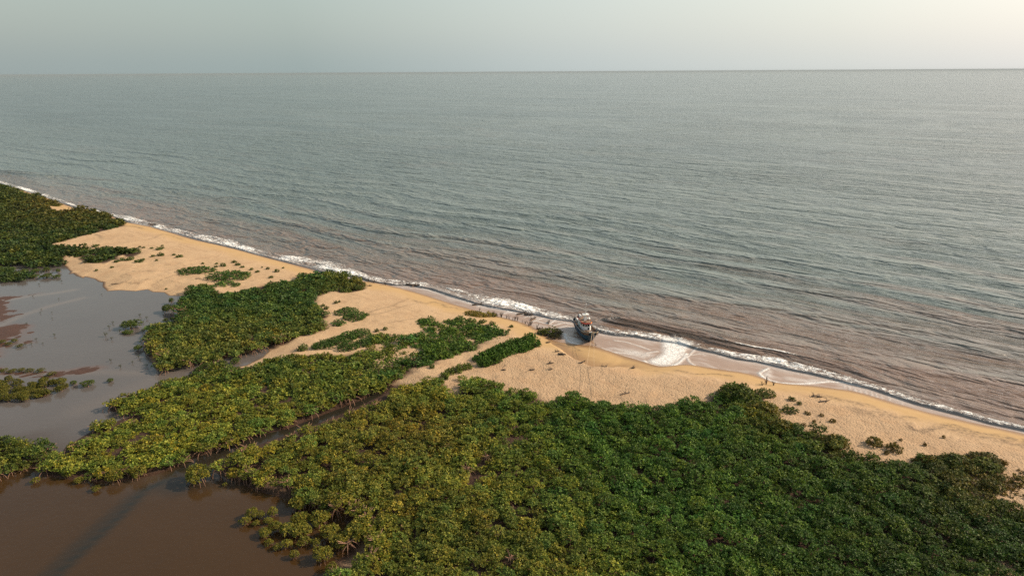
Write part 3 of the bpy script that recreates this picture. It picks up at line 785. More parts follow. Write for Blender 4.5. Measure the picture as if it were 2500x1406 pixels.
trees = []    # x, y, scale, rot, kind, color, edge, height
def plant(kind, step, rmin, rmax):
    h, _ = VEG[kind]
    pl = CROWN[kind]
    x0, y0 = pl.min(0); x1, y1 = pl.max(0)
    pts = []
    ny = int((y1 - y0) / (step * 0.87)) + 2
    for j in range(ny):
        n = int((x1 - x0) / step) + 2
        xs = x0 + (np.arange(n) + 0.5 * (j % 2)) * step; ys = np.full(n, y0 + j * step * 0.87)
        pts.append(np.stack([xs, ys], 1))
    P = np.concatenate(pts); P += rng.uniform(-0.38, 0.38, P.shape) * step
    px, py, dz = project(np.concatenate([P, np.full((len(P), 1), h * .6)], 1))
    keep = (px > -120) & (px < 2640) & (py < 1475)
    P = P[keep]
    d = sdf(P, pl)
    Rm = (rmin + rmax) / 2
    ok = d < -Rm * 0.55
    P = P[ok]; d = d[ok]
    hn = 1.4 * fbm(P[:, 0] * 0.09, P[:, 1] * 0.09) - .2 + 0.9 * (rng.random(len(P)) - 0.5)
    for (x, y), dd, n in zip(P, d, hn):
        Rr = rng.uniform(rmin, rmax) * (1.35 if rng.random() < .08 else 1)
        if kind in ('front', 'second', 'middle') and rng.random() < .045: continue
        if kind == 'scrub' and rng.random() < .12: continue
        if kind == 'far_left' and rng.random() < .10: continue
        px, py, dz = project((x, y, h * .6))
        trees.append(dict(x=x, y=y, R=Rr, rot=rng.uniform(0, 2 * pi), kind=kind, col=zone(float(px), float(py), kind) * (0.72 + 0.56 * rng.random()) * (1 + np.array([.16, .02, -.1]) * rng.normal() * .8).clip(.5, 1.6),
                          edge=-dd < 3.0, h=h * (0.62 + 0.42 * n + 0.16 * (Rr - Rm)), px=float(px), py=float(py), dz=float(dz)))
plant('front', 2.4, 1.2, 2.2)
plant('second', 2.6, 1.4, 2.4)
plant('middle', 2.9, 1.7, 2.5)
plant('left_group', 2.6, 1.5, 2.2)
plant('far_left', 3.9, 2.2, 3.4)
plant('far_left_low', 3.4, 1.6, 2.4)
plant('scrub', 3.1, 1.3, 2.2)
# the open gaps in the front stand
gaps = [(1155, 1165, 12), (1130, 1140, 3), (1190, 1115, 2), (1250, 1080, 6), (1270, 1062, 4), (1245, 1375, 9), (1395, 1020, 5), (975, 1075, 2), (1390, 1200, 1), (1285, 1295, 1), (1190, 1310, 1), (1000, 1220, 1)]
def in_gap(t):
    return any((t['px'] - a) ** 2 + ((t['py'] - b) * 1.6) ** 2 < (r + 14) ** 2 for a, b, r in gaps)
trees = [t for t in trees if not in_gap(t)]

# templates: radius 1 crowns are scaled to each tree
def tmpl(n, k, leaf, nv, seed0):
    return [rosettes(n, 1.0, 0.78, 0.0, k, leaf, seed0 + i, lobes=6) for i in range(nv)]
T_MID = tmpl(70, 8, 0.23, 8, 100)
T_FAR = tmpl(48, 6, 0.34, 6, 200)
T_XFAR = tmpl(32, 5, 0.50, 5, 300)
RT_T = [roots(i, 1.0, 0.62, 9, 0.030, 0.9) for i in range(6)]

def size_key(t): return t['R'] / t['dz']
inview = [t for t in trees if -20 < t['px'] < 2520 and t['py'] < 1425 and t['kind'] == 'front']
inview.sort(key=size_key, reverse=True)
N_IND = 268
single = inview[:N_IND]
sid = set(id(t) for t in single)
mass = [t for t in trees if id(t) not in sid]

def canopy():
    VV = []; FF = []; CC = []; MI = []; off = 0
    for t in mass:
        T = T_MID if t['dz'] < 175 else (T_FAR if t['dz'] < 270 else T_XFAR)
        V, F, b, h = T[rng.integers(len(T))]
        c, s = cos(t['rot']), sin(t['rot'])
        Rr = t['R']; hh = t['h']
        zc = max(hh - 0.78 * Rr * 0.9, hh * 0.35)
        sx = Rr * rng.uniform(.9, 1.15)
        X = V[:, 0] * sx; Yv = V[:, 1] * Rr
        W_ = np.stack([X * c - Yv * s + t['x'], X * s + Yv * c + t['y'], V[:, 2] * (hh - zc) / 0.78 * 0.9 + zc], 1)
        VV.append(W_); FF.append(F + off); off += len(W_)
        CC.append(leaf_color(b, h) * t['col']); MI.append(np.zeros(len(F)))
        if t['edge'] and t['kind'] in ('front', 'second', 'left_group', 'middle') and t['dz'] < 260 and gz(t['x'], t['y']) < 0.75:
            V, F = RT_T[rng.integers(len(RT_T))]
            g0 = max(gz(t['x'], t['y']), -0.3)
            W_ = np.stack([(V[:, 0] * c - V[:, 1] * s) * Rr * 1.5 + t['x'], (V[:, 0] * s + V[:, 1] * c) * Rr * 1.5 + t['y'], V[:, 2] * zc / 0.62 * 1.05 + g0], 1)
            VV.append(W_); FF.append(F + off); off += len(W_)
            CC.append(np.ones((len(W_), 3))); MI.append(np.ones(len(F)))
    me = np_mesh('mangrove_canopy', np.concatenate(VV), np.concatenate(FF), [MF, MR], np.concatenate(MI), attrs=dict(tint=np.concatenate(CC)))
    o = new_obj('mangrove_canopy', me)
    tag(o, 'dense mass of green mangrove crowns covering the swamp behind the beach', None, None, 'stuff')
canopy()

# the nearest trees, each a thing of its own
V_CROWN = []
for i in range(9):
    V_CROWN.append(crown_mesh('crown', 120, 1.0, 0.78, 0.0, 9, 0.19, 500 + i, lobes=7))
V_ROOT = []
for i in range(5):
    V, F = roots(40 + i, 1.0, 0.62, 11, 0.026, 0.95)
    V_ROOT.append(np_mesh('trunk', V, F, [MR], smooth=True))
V_ISO = [crown_mesh('crown', 210, 1.0, 0.86, 0.0, 9, 0.17, 560 + i, lobes=7) for i in range(4)]
def mangrove(t, name, label, cat, group, leaves_z=None, root_scale=1.1):
    g0 = gz(t['x'], t['y']); g0 = max(g0, -0.3)
    e = empty(name, (t['x'], t['y'], g0), t['rot'])
    hh = t['h']; Rr = t['R']
    zc = leaves_z if leaves_z is not None else max(hh - 0.78 * Rr * 0.9, hh * 0.35)
    c = new_obj('crown', (V_ISO[rng.integers(4)] if leaves_z is not None and Rr > 1.1 else V_CROWN[rng.integers(9)]), e); c.location = (0, 0, zc - g0); c.scale = (Rr * rng.uniform(.9, 1.15), Rr, (hh - zc) / 0.78 * 0.9)
    c.color = (*t['col'], 1)
    r = new_obj('trunk', V_ROOT[rng.integers(5)], e); r.scale = (Rr * root_scale, Rr * root_scale, (zc - g0) / 0.62 * 1.05)
    tag(e, label, cat, group)
    return e
def zone_label(t):
    px, py = t['px'], t['py']
    if px < 1000: return ('mangrove tree with yellow-green crown packed in the canopy at the bottom, beside the brown lagoon', 'yellow-green mangroves along the lagoon side of the canopy')
    if px < 1450: return ('olive-green mangrove tree packed in the canopy at the bottom centre of the photo', 'olive mangroves at the bottom centre')
    if px < 1950: return ('mid-green mangrove tree packed in the canopy at the bottom, right of centre', 'mid-green mangroves right of the bottom centre')
    return ('dark green mangrove tree packed in the canopy at the bottom right corner', 'dark green mangroves in the bottom right corner')
for t in single:
    lb, gp = zone_label(t)
    mangrove(t, 'mangrove_tree', lb, 'mangrove', gp)

# mangroves standing on their own in the lagoon: (x, y of the crown's middle, crown width) in the photograph
ISO = [
 (482, 1155, 58, 3.4, 'round yellow-green mangrove standing alone on splayed stilt roots at the mouth of the dark channel'),
 (549, 1181, 11, 0.8, 'tiny yellow mangrove seedling in the brown lagoon just right of the round lone mangrove'),
 (234, 1191, 20, 1.0, 'tiny orange-tinged mangrove bush standing apart in the lagoon below the second bank'),
 (277, 1160, 40, 2.6, 'yellow mangrove on long orange stilt roots at the near edge of the second bank'),
 (335, 1148, 40, 2.6, 'yellow-green mangrove on stilt roots at the bank corner where the dark channel begins'),
 (192, 1170, 22, 1.2, 'small mangrove bush in the water, left of the orange-rooted mangrove'),
 (165, 1155, 24, 1.5, 'small mangrove bush at the tip of the second bank, second from the left end'),
 (85, 1170, 20, 1.1, 'small mangrove bush at the left end of the second bank'),
 (615, 1250, 30, 1.8, 'double-crowned yellow-green mangrove bush, topmost of the little group in the lagoon'),
 (636, 1254, 20, 1.5, 'narrow mangrove bush touching the topmost bush of the little lagoon group on its right'),
 (598, 1268, 25, 1.5, 'leftmost rounded mangrove bush of the little group in the lagoon'),
 (624, 1275, 19, 0.9, 'low mangrove bush under the topmost pair of the little lagoon group'),
 (663, 1248, 28, 1.8, 'mangrove bush between the little lagoon group and the main canopy'),
 (655, 1268, 22, 1.2, 'small mangrove bush in the middle of the little lagoon group'),
 (672, 1282, 32, 2.0, 'tall yellow mangrove bush in the middle of the lagoon edge thicket'),
 (647, 1298, 30, 1.5, 'spreading mangrove bush at the left of the lagoon edge thicket'),
 (700, 1290, 38, 2.0, 'mangrove bush in the lagoon edge thicket, right of the tall yellow one'),
 (735, 1292, 46, 2.2, 'wide dark-centred mangrove bush in the heart of the lagoon edge thicket'),
 (655, 1321, 22, 1.2, 'small round yellow mangrove bush below the spreading one'),
 (676, 1333, 20, 1.0, 'thin leggy mangrove bush between two small yellow ones'),
 (700, 1325, 28, 1.4, 'yellow-green mangrove bush at the lower rim of the lagoon edge thicket'),
 (717, 1352, 22, 1.4, 'lone yellow mangrove bush, lowest of the lagoon edge group'),
 (742, 1320, 30, 1.6, 'mangrove bush at the lower rim, right of the yellow-green one'),
 (771, 1322, 24, 1.4, 'green mangrove bush between the thicket and the pale-rooted mangroves'),
 (786, 1348, 44, 2.3, 'orange-yellow mangrove on pale arching roots, left of the canopy edge'),
 (832, 1318, 48, 2.6, 'broad yellow mangrove with pale arching stilt roots at the canopy edge'),
 (870, 1290, 70, 3.4, 'large green mangrove with bare pale roots beneath it at the canopy edge'),
 (812, 1385, 34, 1.8, 'sparse mangrove bush on pale roots at the bottom edge of the photo'),
 (735, 1265, 44, 2.4, 'green mangrove bush at the head of the little water inlet'),
 (780, 1262, 46, 2.6, 'green mangrove right of the inlet head'),
 (728, 1255 - 30, 40, 2.8, 'mangrove bush leaning over the water below the round canopy corner'),
 (805, 1295, 44, 2.5, 'olive mangrove behind the broad pale-rooted one'),
 (320, 790, 40, 2.4, 'dark round mangrove standing in the grey lagoon off the middle stand'),
 (408, 752, 28, 2.6, 'dark bushy mangrove in the lagoon beside the far corner of the middle stand'),
 (418, 733, 13, 2.2, 'narrow dark mangrove behind the bushy one near the sand spit'),
 (337, 848, 20, 1.4, 'dark mangrove bush just off the near-left edge of the middle stand'),
 (404, 780, 13, 1.2, 'small dark bush in the narrow water, below the bushy mangrove'),
 (422, 778, 14, 1.5, 'small dark bush touching the middle stand by the narrow water'),
 (312, 810, 24, 0.9, 'low mangrove bush right below the dark round one'),
 (269, 927, 15, 1.1, 'lone mangrove bush in the lagoon right of the low bushy islet'),
 (142, 660, 12, 1.6, 'rightmost mangrove bush of the far lagoon fringe'),
 (137, 674, 17, 1.2, 'low wide mangrove bush under the rightmost fringe bush'),
 (113, 657, 18, 1.8, 'mangrove bush second from the right in the far lagoon fringe'),
 (112, 673, 28, 1.5, 'wide mangrove bush in the lower row of the far lagoon fringe'),
 (84, 674, 20, 1.3, 'mangrove bush at the lower left of the far lagoon fringe'),
 (87, 660, 20, 1.4, 'mangrove bush with brown base at the middle of the far lagoon fringe'),
 (60, 661, 18, 1.5, 'mangrove bush at the left of the far lagoon fringe'),
 (500, 893, 24, 1.8, 'dark round mangrove beside the creek, left of three'),
 (529, 890, 16, 1.8, 'mangrove with brown roots beside the creek, middle of three'),
 (543, 886, 20, 2.0, 'dark green mangrove beside the creek, right of three'),
 (573, 880, 24, 1.8, 'mangrove with orange roots standing at the creek mouth'),
 (485, 902, 22, 1.4, 'spreading mangrove bush on the lagoon side of the creek trees'),
 (180, 933, 18, 1.3, 'mangrove bush at the right part of the low bushy islet'),
 (212, 934, 28, 1.4, 'outermost mangrove bush at the right end of the low bushy islet'),
]
for (x, y, wpx, hh, lb) in ISO:
    X, Yw = U((x, y), hh * 0.6)
    _, _, dz = project((X, Yw, 0)); Rr = wpx / 2 * float(dz) / FPX
    far = y < 950
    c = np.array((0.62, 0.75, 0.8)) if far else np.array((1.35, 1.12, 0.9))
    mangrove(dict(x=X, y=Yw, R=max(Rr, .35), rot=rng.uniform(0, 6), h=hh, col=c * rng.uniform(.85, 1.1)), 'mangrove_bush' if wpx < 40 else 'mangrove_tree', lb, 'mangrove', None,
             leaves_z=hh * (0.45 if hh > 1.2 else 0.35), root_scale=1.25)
for (x, y, r, lb) in ((1188, 1133, 2.0, 'pale arching bare roots in the upper gap of the front canopy'), (1142, 1160, 1.8, 'bare roots beside the little pool inside the front canopy'), (1246, 1385, 2.2, 'pale arching bare roots in the gap at the bottom edge of the canopy'),
                      (1058, 1087, 1.3, 'pale dead branches poking through the yellow part of the canopy'), (850, 1335, 2.4, 'fan of pale bare roots between the lagoon thicket and the canopy')):
    X, Yw = U((x, y), 1.0); o = new_obj('bare_roots', V_ROOT[int(r * 3) % 5]); o.location = (X, Yw, max(gz(X, Yw), -.2)); o.scale = (r, r, r * 1.4); tag(o, lb, 'roots')
# low bushy islet at the left (individual bushes)
g2 = random.Random(5)
n = 0
for i in range(70):
    x = g2.uniform(-10, 178); y = g2.uniform(922, 982)
    if y > 985 - x * 0.24 or y < 920 + abs(x - 80) * 0.04: continue
    hh = g2.uniform(1.0, 1.9)
    X, Yw = U((x, y), hh * .6)
    mangrove(dict(x=X, y=Yw, R=g2.uniform(.9, 1.5), rot=g2.uniform(0, 6), h=hh, col=np.array((0.95, 0.8, 0.75)) * g2.uniform(.8, 1.1)), 'mangrove_bush',
             'low olive-brown mangrove bush in the bushy islet at the left edge of the lagoon', 'mangrove', 'bushes of the low islet at the left edge', leaves_z=hh * .4, root_scale=1.1)
    n += 1
for (x, y) in ((8, 903), (30, 904), (52, 902), (72, 903), (98, 903), (125, 912), (5, 833), (22, 838), (48, 843), (35, 830)):
    hh = .9
    X, Yw = U((x, y), .5)
    mangrove(dict(x=X, y=Yw, R=1.1, rot=g2.uniform(0, 6), h=hh, col=np.array((0.8, 0.7, 0.7))), 'mangrove_bush',
             'small brownish mangrove bush on a thin mud bar at the left lagoon edge', 'mangrove', 'bushes on the thin mud bars', leaves_z=.35)

# sparse drowned seedlings poking out of the lagoon
V_SEED = []
for i in range(4):
    V, F, b, h = rosettes(16, 0.8, 0.7, 0.7, 5, 0.26, 900 + i, lobes=4, up=0.9)
    parts = [tube([(0, 0, -.3), (g2.uniform(-.2, .2), g2.uniform(-.2, .2), .6), (g2.uniform(-.5, .5), g2.uniform(-.5, .5), 1.2)], .05, .02) for q in range(5)]
    tv, tf = join(parts)
    F2 = np.concatenate([F, tf + len(V)]); V2 = np.concatenate([V, tv])
    cc = np.concatenate([leaf_color(b, h) * np.array((.42, .45, .6)), np.ones((len(tv), 3))])
    V_SEED.append((np_mesh('twigs', tv, tf, [MD]), np_mesh('leaves', V, F, [MF], attrs=dict(tint=leaf_color(b, h) * np.array((.42, .45, .6))))))
SEED = [(275, 787, 8), (266, 798, 10), (258, 818, 14), (272, 826, 10), (341, 769, 9), (358, 776, 9), (292, 808, 10), (349, 785, 7), (270, 878, 9), (293, 893, 10), (338, 870, 9), (358, 891, 10), (323, 883, 8),
        (342, 877, 6), (132, 817, 9), (88, 828, 9), (76, 838, 8), (62, 840, 8), (104, 836, 4), (98, 762, 4), (126, 761, 5), (100, 754, 4), (64, 788, 6), (95, 693, 6), (150, 686, 6), (80, 722, 6), (143, 728, 3), (248, 717, 3), (127, 775, 4)]
for (x, y, r) in SEED:
    X, Yw = U((x, y), .5)
    _, _, dz = project((X, Yw, 0)); sc = max(r / 2 * float(dz) / FPX / 0.9, .4)
    e = empty('drowned_seedling', (X, Yw, -0.02), g2.uniform(0, 6))
    tw, lv = V_SEED[g2.randrange(4)]
    a = new_obj('twigs', tw, e); b = new_obj('leaves', lv, e)
    a.scale = b.scale = (sc, sc, sc)
    if x > 250 and r >= 9 and x < 300:
        lab, gp = 'dark leggy mangrove seedling in the shallow lagoon left of the middle stand', 'seedlings left of the middle stand'
    elif x > 250: lab, gp = 'thin dark mangrove seedling in the water close to the middle stand', 'seedlings close to the middle stand'
    else: lab, gp = 'tiny dark seedling scattered over the open grey lagoon', 'seedlings over the open lagoon'
    tag(e, lab, 'seedling', gp)

# ------------------------------------------------------------------ shrubs on the sand
SH_LOW = [crown_mesh('leaves', 70, 1.0, 0.62, 0.05, 7, 0.24, 700 + i, lobes=5, up=0.7) for i in range(6)]
SH_BIG = [crown_mesh('leaves', 230, 1.0, 0.42, 0.03, 7, 0.135, 760 + i, lobes=12, up=0.7) for i in range(3)]
V, F = join([tube([(0, 0, -.1), (cos(a) * .3, sin(a) * .3, .25), (cos(a) * .6, sin(a) * .6, .5)], .035, .012) for a in np.arange(7) * .9])
SH_STEM = np_mesh('stems', V, F, [MD])
def shrub(x, y, wpx, hh, label, group=None, colr=(0.55, 0.85, 0.85), stretch=1.0, rot=None, big=False, name='sand_shrub'):
    X, Yw = U((x, y), 0)
    g0 = gz(X, Yw)
    X, Yw = U((x, y), g0 + hh * 0.4)
    _, _, dz = project((X, Yw, g0)); Rr = max(wpx / 2 * float(dz) / FPX, .3)
    e = empty(name, (X, Yw, gz(X, Yw)), rot if rot is not None else g2.uniform(0, 6))
    l = new_obj('leaves', SH_BIG[g2.randrange(3)] if big else SH_LOW[g2.randrange(6)], e)
    l.scale = (Rr, Rr * stretch, hh / (0.42 if big else 0.62) * 0.92)
    l.color = (*(np.array(colr) * g2.uniform(.85, 1.12)), 1)
    s = new_obj('stems', SH_STEM, e); s.scale = (Rr, Rr * stretch, hh * 1.2)
    tag(e, label, 'shrub', group)
    return e
shrub(478, 660, 82, 1.5, 'dark green thicket on the pale sand, left of the two largest thickets on the spit', big=True, stretch=0.7, rot=0.2)
shrub(558, 674, 96, 1.9, 'largest dark green thicket on the sand spit, right of the slightly smaller one', big=True, stretch=0.75, rot=0.1)
shrub(545, 691, 45, 1.2, 'green shrub joining the largest spit thicket to the middle mangrove stand')
shrub(575, 694, 26, .8, 'small green shrub right below the largest spit thicket')
shrub(598, 668, 26, 1.2, 'rounded green shrub at the right end of the largest spit thicket')
shrub(845, 760, 52, 1.4, 'uppermost green shrub of the cluster right of the middle stand', big=True)
shrub(868, 772, 56, 1.5, 'green shrub forming the centre of the cluster right of the middle stand', big=True)
shrub(828, 788, 36, 1.2, 'rounded green shrub at the lower left of the cluster right of the middle stand')
shrub(893, 768, 18, .7, 'little shrub at the right tip of the cluster right of the middle stand')
shrub(739, 849, 26, 1.6, 'lone round green shrub at the end of the sand tongue by the creek', colr=(.6, .8, .8))
for (x, y, r) in ((795, 840, 50), (822, 832, 44), (850, 822, 52), (880, 815, 50), (850, 842, 52), (890, 835, 42), (770, 845, 22), (913, 828, 36)):
    shrub(x, y, r, 1.5, 'leafy green shrub in the dune thicket along the upper rim of the second mangrove bank', 'shrubs of the dune thicket above the second bank', big=r > 40)
for (x, y, r, lb) in ((1160, 768, 56, 'yellow-green shrub at the dune edge above the beach, left of the golden one'), (1195, 770, 34, 'golden-leaved shrub at the dune edge, right of the yellow-green one'), (1152, 783, 26, 'small green shrub behind the dune edge shrubs'),
                      (1178, 786, 20, 'round green shrub on sand between the dune edge and the second bank'), (1203, 791, 16, 'small upright shrub right of the round one near the dune edge'), (1120, 778, 24, 'small shrub on the top rim of the second bank near the beach')):
    shrub(x, y, r, 1.1, lb, colr=(1.5, 1.1, .8) if y < 775 and x > 1130 else (.7, .9, .85), big=r > 50, stretch=.6 if r > 50 else 1)
shrub(1862, 962, 60, 1.6, 'open brownish-green shrub right of the tall tree at the canopy tip', big=True, colr=(.7, .75, .8), stretch=.7, rot=0.2)
shrub(1933, 975, 18, .9, 'small dark shrub on sand near the right beach, upper of a close pair', colr=(.55, .6, .7))
shrub(1951, 985, 13, .7, 'smallest dark shrub just below the upper one near the right beach', colr=(.55, .6, .7))
shrub(1927, 1002, 38, 1.2, 'low green shrub alone on the sand right of the olive scrub', colr=(.65, .75, .8))
shrub(2135, 1078, 40, 1.6, 'sparse olive-brown bush on the right sand, left of two', colr=(1.1, .8, .8), name='dry_shrub')
shrub(2182, 1092, 38, 1.4, 'sparse olive-brown bush on the right sand, right of two', colr=(.9, .65, .75), name='dry_shrub')
# a few taller trees that stand out of the canopy by the beach
for i in range(15):
    for q in (-1, 1):
        t = (i + .5) / 15 + g2.uniform(-.02, .02)
        x = 1172 + 136 * t + q * 5; y = 878 - 52 * t + q * 7 - (4 if .3 < t < .7 else 0)
        shrub(x, y + 3, g2.uniform(30, 42) - 6 * t, 1.9, 'dark green shrub in the narrow diagonal hedge-like strip on the sand below the boat', 'shrubs of the narrow diagonal strip', colr=(.5, .85, .62))
for (x, y, w_) in ((1085, 918, 24), (1098, 908, 28), (1112, 903, 30), (1128, 897, 30), (1140, 894, 24)):
    shrub(x, y, w_, 1.5, 'green shrub in the short clump just below the left end of the diagonal strip', 'shrubs of the short clump under the diagonal strip', colr=(.8, .9, .7))
for (x, y, w_, hh, cl, lb) in ((1800, 958, 78, 5.2, (.62, .72, .7), 'tallest bushy tree at the seaward tip of the front canopy'), (1868, 1000, 66, 4.0, (1.1, .85, .75), 'olive-brown bushy tree beside the tallest tree at the canopy tip'),
                               (1905, 1040, 62, 3.8, (1.0, .8, .75), 'olive-brown bushy tree at the canopy edge facing the right sand'), (2035, 1078, 66, 3.6, (.95, .7, .7), 'brown-green bushy tree at the second corner of the canopy edge, on the right'),
                               (2330, 1125, 70, 3.5, (.8, .6, .7), 'dark brown-green bushy tree at the top of the right scrub'), (2400, 1125, 80, 3.4, (.7, .55, .7), 'wide dark bushy tree in the right scrub near the photo edge'),
                               (2265, 1128, 60, 3.0, (.9, .65, .7), 'brown-green bushy tree at the left end of the right scrub')):
    X, Yw = U((x, y), hh * .6); _, _, dz = project((X, Yw, 0))
    mangrove(dict(x=X, y=Yw, R=w_ / 2 * float(dz) / FPX, rot=1.0, h=hh, col=np.array(cl)), 'bushy_tree', lb, 'tree', None, leaves_z=hh * .42)
# tufts dotted over the sand
TUFT = [(206, 597, 13), (183, 599, 7), (233, 600, 18), (287, 604, 11), (297, 604, 7), (256, 606, 26), (318, 611, 32), (340, 615, 12), (341, 603, 9), (350, 605, 9), (370, 606, 9), (390, 608, 20), (396, 600, 7),
        (394, 621, 22), (373, 624, 12), (425, 623, 10), (437, 626, 18), (285, 639, 16), (298, 634, 18), (317, 634, 22), (338, 638, 20), (349, 633, 11), (382, 635, 9), (235, 658, 9), (273, 653, 9),
        (495, 643, 9), (529, 644, 9), (545, 648, 19), (527, 652, 9), (572, 640, 14), (580, 646, 15), (592, 652, 11), (614, 657, 11), (629, 663, 12), (640, 653, 5), (654, 656, 12), (676, 662, 16), (691, 655, 7), (661, 676, 13),
        (468, 696, 13), (405, 702, 6), (790, 745, 12), (797, 753, 16), (820, 738, 12), (829, 736, 8), (940, 802, 14), (920, 807, 14), (1249, 798, 12), (1243, 806, 8), (1170, 790, 10), (1090, 925, 10),
        (741, 815, 14), (775, 806, 14), (725, 822, 14), (1055, 896, 16)]
for (x, y, r) in TUFT:
    if x < 450 and y < 642: lb, gp = 'low green shrub dotted on the far sand spit beside the far-left mangroves', 'shrubs dotted on the far spit'
    elif y < 720: lb, gp = 'small dry green tuft on the sand around the two spit thickets', 'tufts around the spit thickets'
    elif x < 900: lb, gp = 'small green tuft on sand at the right border of the middle mangrove stand', 'tufts bordering the middle stand'
    else: lb, gp = 'small green tuft on sand around the second mangrove bank', 'tufts around the second bank'
    shrub(x, y, r, .3 + r * .045, lb, gp, colr=(.55, .72, .75), stretch=.8)

for i in range(16):
    x = g2.uniform(1960, 2500); y = 1000 + (x - 1960) * .20 + g2.uniform(-4, 62)
    if y > 1040 + (x - 1960) * .17 and x < 2110: continue
    shrub(x, y, g2.uniform(8, 20), g2.uniform(.3, .8), 'small dry brownish tuft scattered over the right back beach', 'dry tufts on the right back beach', colr=(.95, .62, .75), stretch=.8, name='dry_tuft')
# ------------------------------------------------------------------ dead stems, driftwood, debris
def stem_mesh(seed, n, h, spread):
    g = random.Random(seed); P = []
    for i in range(n):
        a = g.uniform(0, 2 * pi); l = g.uniform(.3, 1) * spread; hh = h * g.uniform(.5, 1)
        P.append(tube([(0, 0, -.2), (cos(a) * l * .4, sin(a) * l * .4, hh * .5), (cos(a) * l, sin(a) * l, hh)], .06, .025))
        b = a + g.uniform(-1, 1)
        P.append(tube([(cos(a) * l * .4, sin(a) * l * .4, hh * .5), (cos(a) * l * .4 + cos(b) * .4, sin(a) * l * .4 + sin(b) * .4, hh * .8)], .035, .015))
    V, F = join(P); return np_mesh('dead_stems', V, F, [MD])
STEM = [stem_mesh(i, 4 + i, 1.6, .7) for i in range(4)]
for k, (x, y, sc) in enumerate([(1208, 772, 1.4), (1214, 775, 1.0), (1224, 775, 1.5), (1237, 778, .9), (1243, 780, 1.1), (1252, 782, .8), (1257, 783, 1.3), (1263, 783, 1.1), (1275, 788, .7), (1282, 792, .9), (1291, 797, 1.4), (1296, 794, 1.2), (1311, 803, 1.3),
                         (1171, 759, .9), (1318, 803, .6), (900, 688, 1.2), (913, 692, 1.6), (941, 697, 1.3), (365, 549, 1.0), (1870, 944, 1.5), (1860, 948, 1.0), (1888, 946, 1.0)]):
    X, Yw = U((x, y)); z0 = gz(X, Yw)
    if y < 560: lb, gp = 'dead branch sticking up at the waterline of the far spit', None
    elif x < 1000: lb, gp = 'bare dead stem at the waterline right of the middle stand tip', 'bare stems by the middle stand tip'
    elif x > 1800: lb, gp = 'bare twiggy stem on golden sand beside the canopy tip', 'twiggy stems by the canopy tip'
    else: lb, gp = 'bare dead mangrove stem on the wet beach left of the boat', 'dead stems on the wet beach left of the boat'
    o = new_obj('dead_stem', STEM[k % 4]); o.location = (X, Yw, max(z0, 0)); o.scale = (sc, sc, sc); o.rotation_euler = (0, 0, k * 1.3)
    tag(o, lb, 'dead stem', gp)
def log_mesh(seed, L, r):
    g = random.Random(seed)
    P = [tube([(-L / 2, 0, r * .6), (-L * .1, g.uniform(-.2, .2), r * 1.1), (L * .25, g.uniform(-.2, .2), r), (L / 2, g.uniform(-.3, .3), r * 1.4)], r, r * .6, 4)]
    for i in range(3):
        x = g.uniform(-L * .4, L * .4); P.append(tube([(x, 0, r), (x + g.uniform(-.4, .4), g.uniform(-.8, .8), r + g.uniform(.1, .6)), (x + g.uniform(-.6, .6), g.uniform(-1.2, 1.2), r + g.uniform(.2, .9))], r * .5, r * .2))
    V, F = join(P); return np_mesh('driftwood', V, F, [MD], smooth=False)
for k, (x, y, L, r, rz, lb) in enumerate([
    (1165, 745, 3.6, .32, .1, 'short dark log lying on the wet sand above the dune edge shrubs'),
    (1003, 697, 4.2, .42, -.3, 'dark driftwood log in the foam, left of two'), (1015, 699, 3.2, .45, .5, 'dark driftwood heap in the foam, right of two'),
    (1273, 767, 3.6, .3, .3, 'dark log awash in the swash, leftmost of three'), (1291, 770, 3.2, .35, -.2, 'dark log awash in the swash, middle of three'), (1303, 779, 2.6, .32, .7, 'dark log awash in the swash, rightmost of three'), (1340, 788, 2.2, .3, 1.4, 'stub of driftwood standing in the swash left of the boat'),
    (1318, 803, 2.2, .25, .1, 'dark plank beside the drowned bush near the boat'), (1372, 876, 2.4, .28, -.4, 'dark driftwood chunk on the upper sand below the scarp'),
    (1360, 868, 1.3, .18, .4, 'small stick on the sand close to the scarp edge'), (1344, 899, 1.8, .22, .2, 'dark debris piece in the middle of the trampled sand'), (1299, 915, 1.5, .18, 0, 'small debris piece at the lower left of the trampled sand'),
    (1345, 914, 1.2, .16, .4, 'tiny debris piece below the middle one on the trampled sand'), (1230, 915, 1.3, .16, -.3, 'small debris piece near the lower strip of bushes'), (1420, 896, 2.2, .22, .5, 'stick by the left rope at the scarp foot'), (1485, 902, 2.6, .22, -.3, 'dark stick right of the ropes on the sand'),
    (1473, 898, 2.0, .2, .1, 'second dark stick right of the ropes, nearer the water'), (1545, 908, 1.2, .2, 0, 'small stone-like debris on sand left of the foam tongue'), (1985, 978, 1.3, .22, .2, 'dark debris lump on the right sand, left of a pair'), (1999, 980, 1.3, .22, -.4, 'dark debris lump on the right sand, right of a pair'),
    (1338, 842, 1.5, .2, -.2, 'dark stick on the dune top just below the drowned bush'), (905, 704, 1.3, .2, .1, 'stub of dead wood on the sand at the middle stand tip'), (1153, 862, 2.6, .2, .2, 'low dead branch along the sandy track between bushes'), (485, 690, 2.0, .15, .3, 'thin branch lying on the spit below the thickets'),
    (372, 549, 5.0, .3, -.3, 'fallen bare tree at the far spit waterline'), (285, 698, 4.0, .14, .1, 'brown flotsam branch on the near shore of the spit'), (1525, 975, 3.0, .16, .5, 'reddish dry branch heap at the canopy rim'), (2010, 992, 2.6, .2, .1, 'pale dry branch on the right sand')]):
    X, Yw = U((x, y)); o = new_obj('driftwood', log_mesh(k, L, r)); o.location = (X, Yw, max(gz(X, Yw), -.05)); o.rotation_euler = (0, 0, rz); tag(o, lb, 'driftwood')

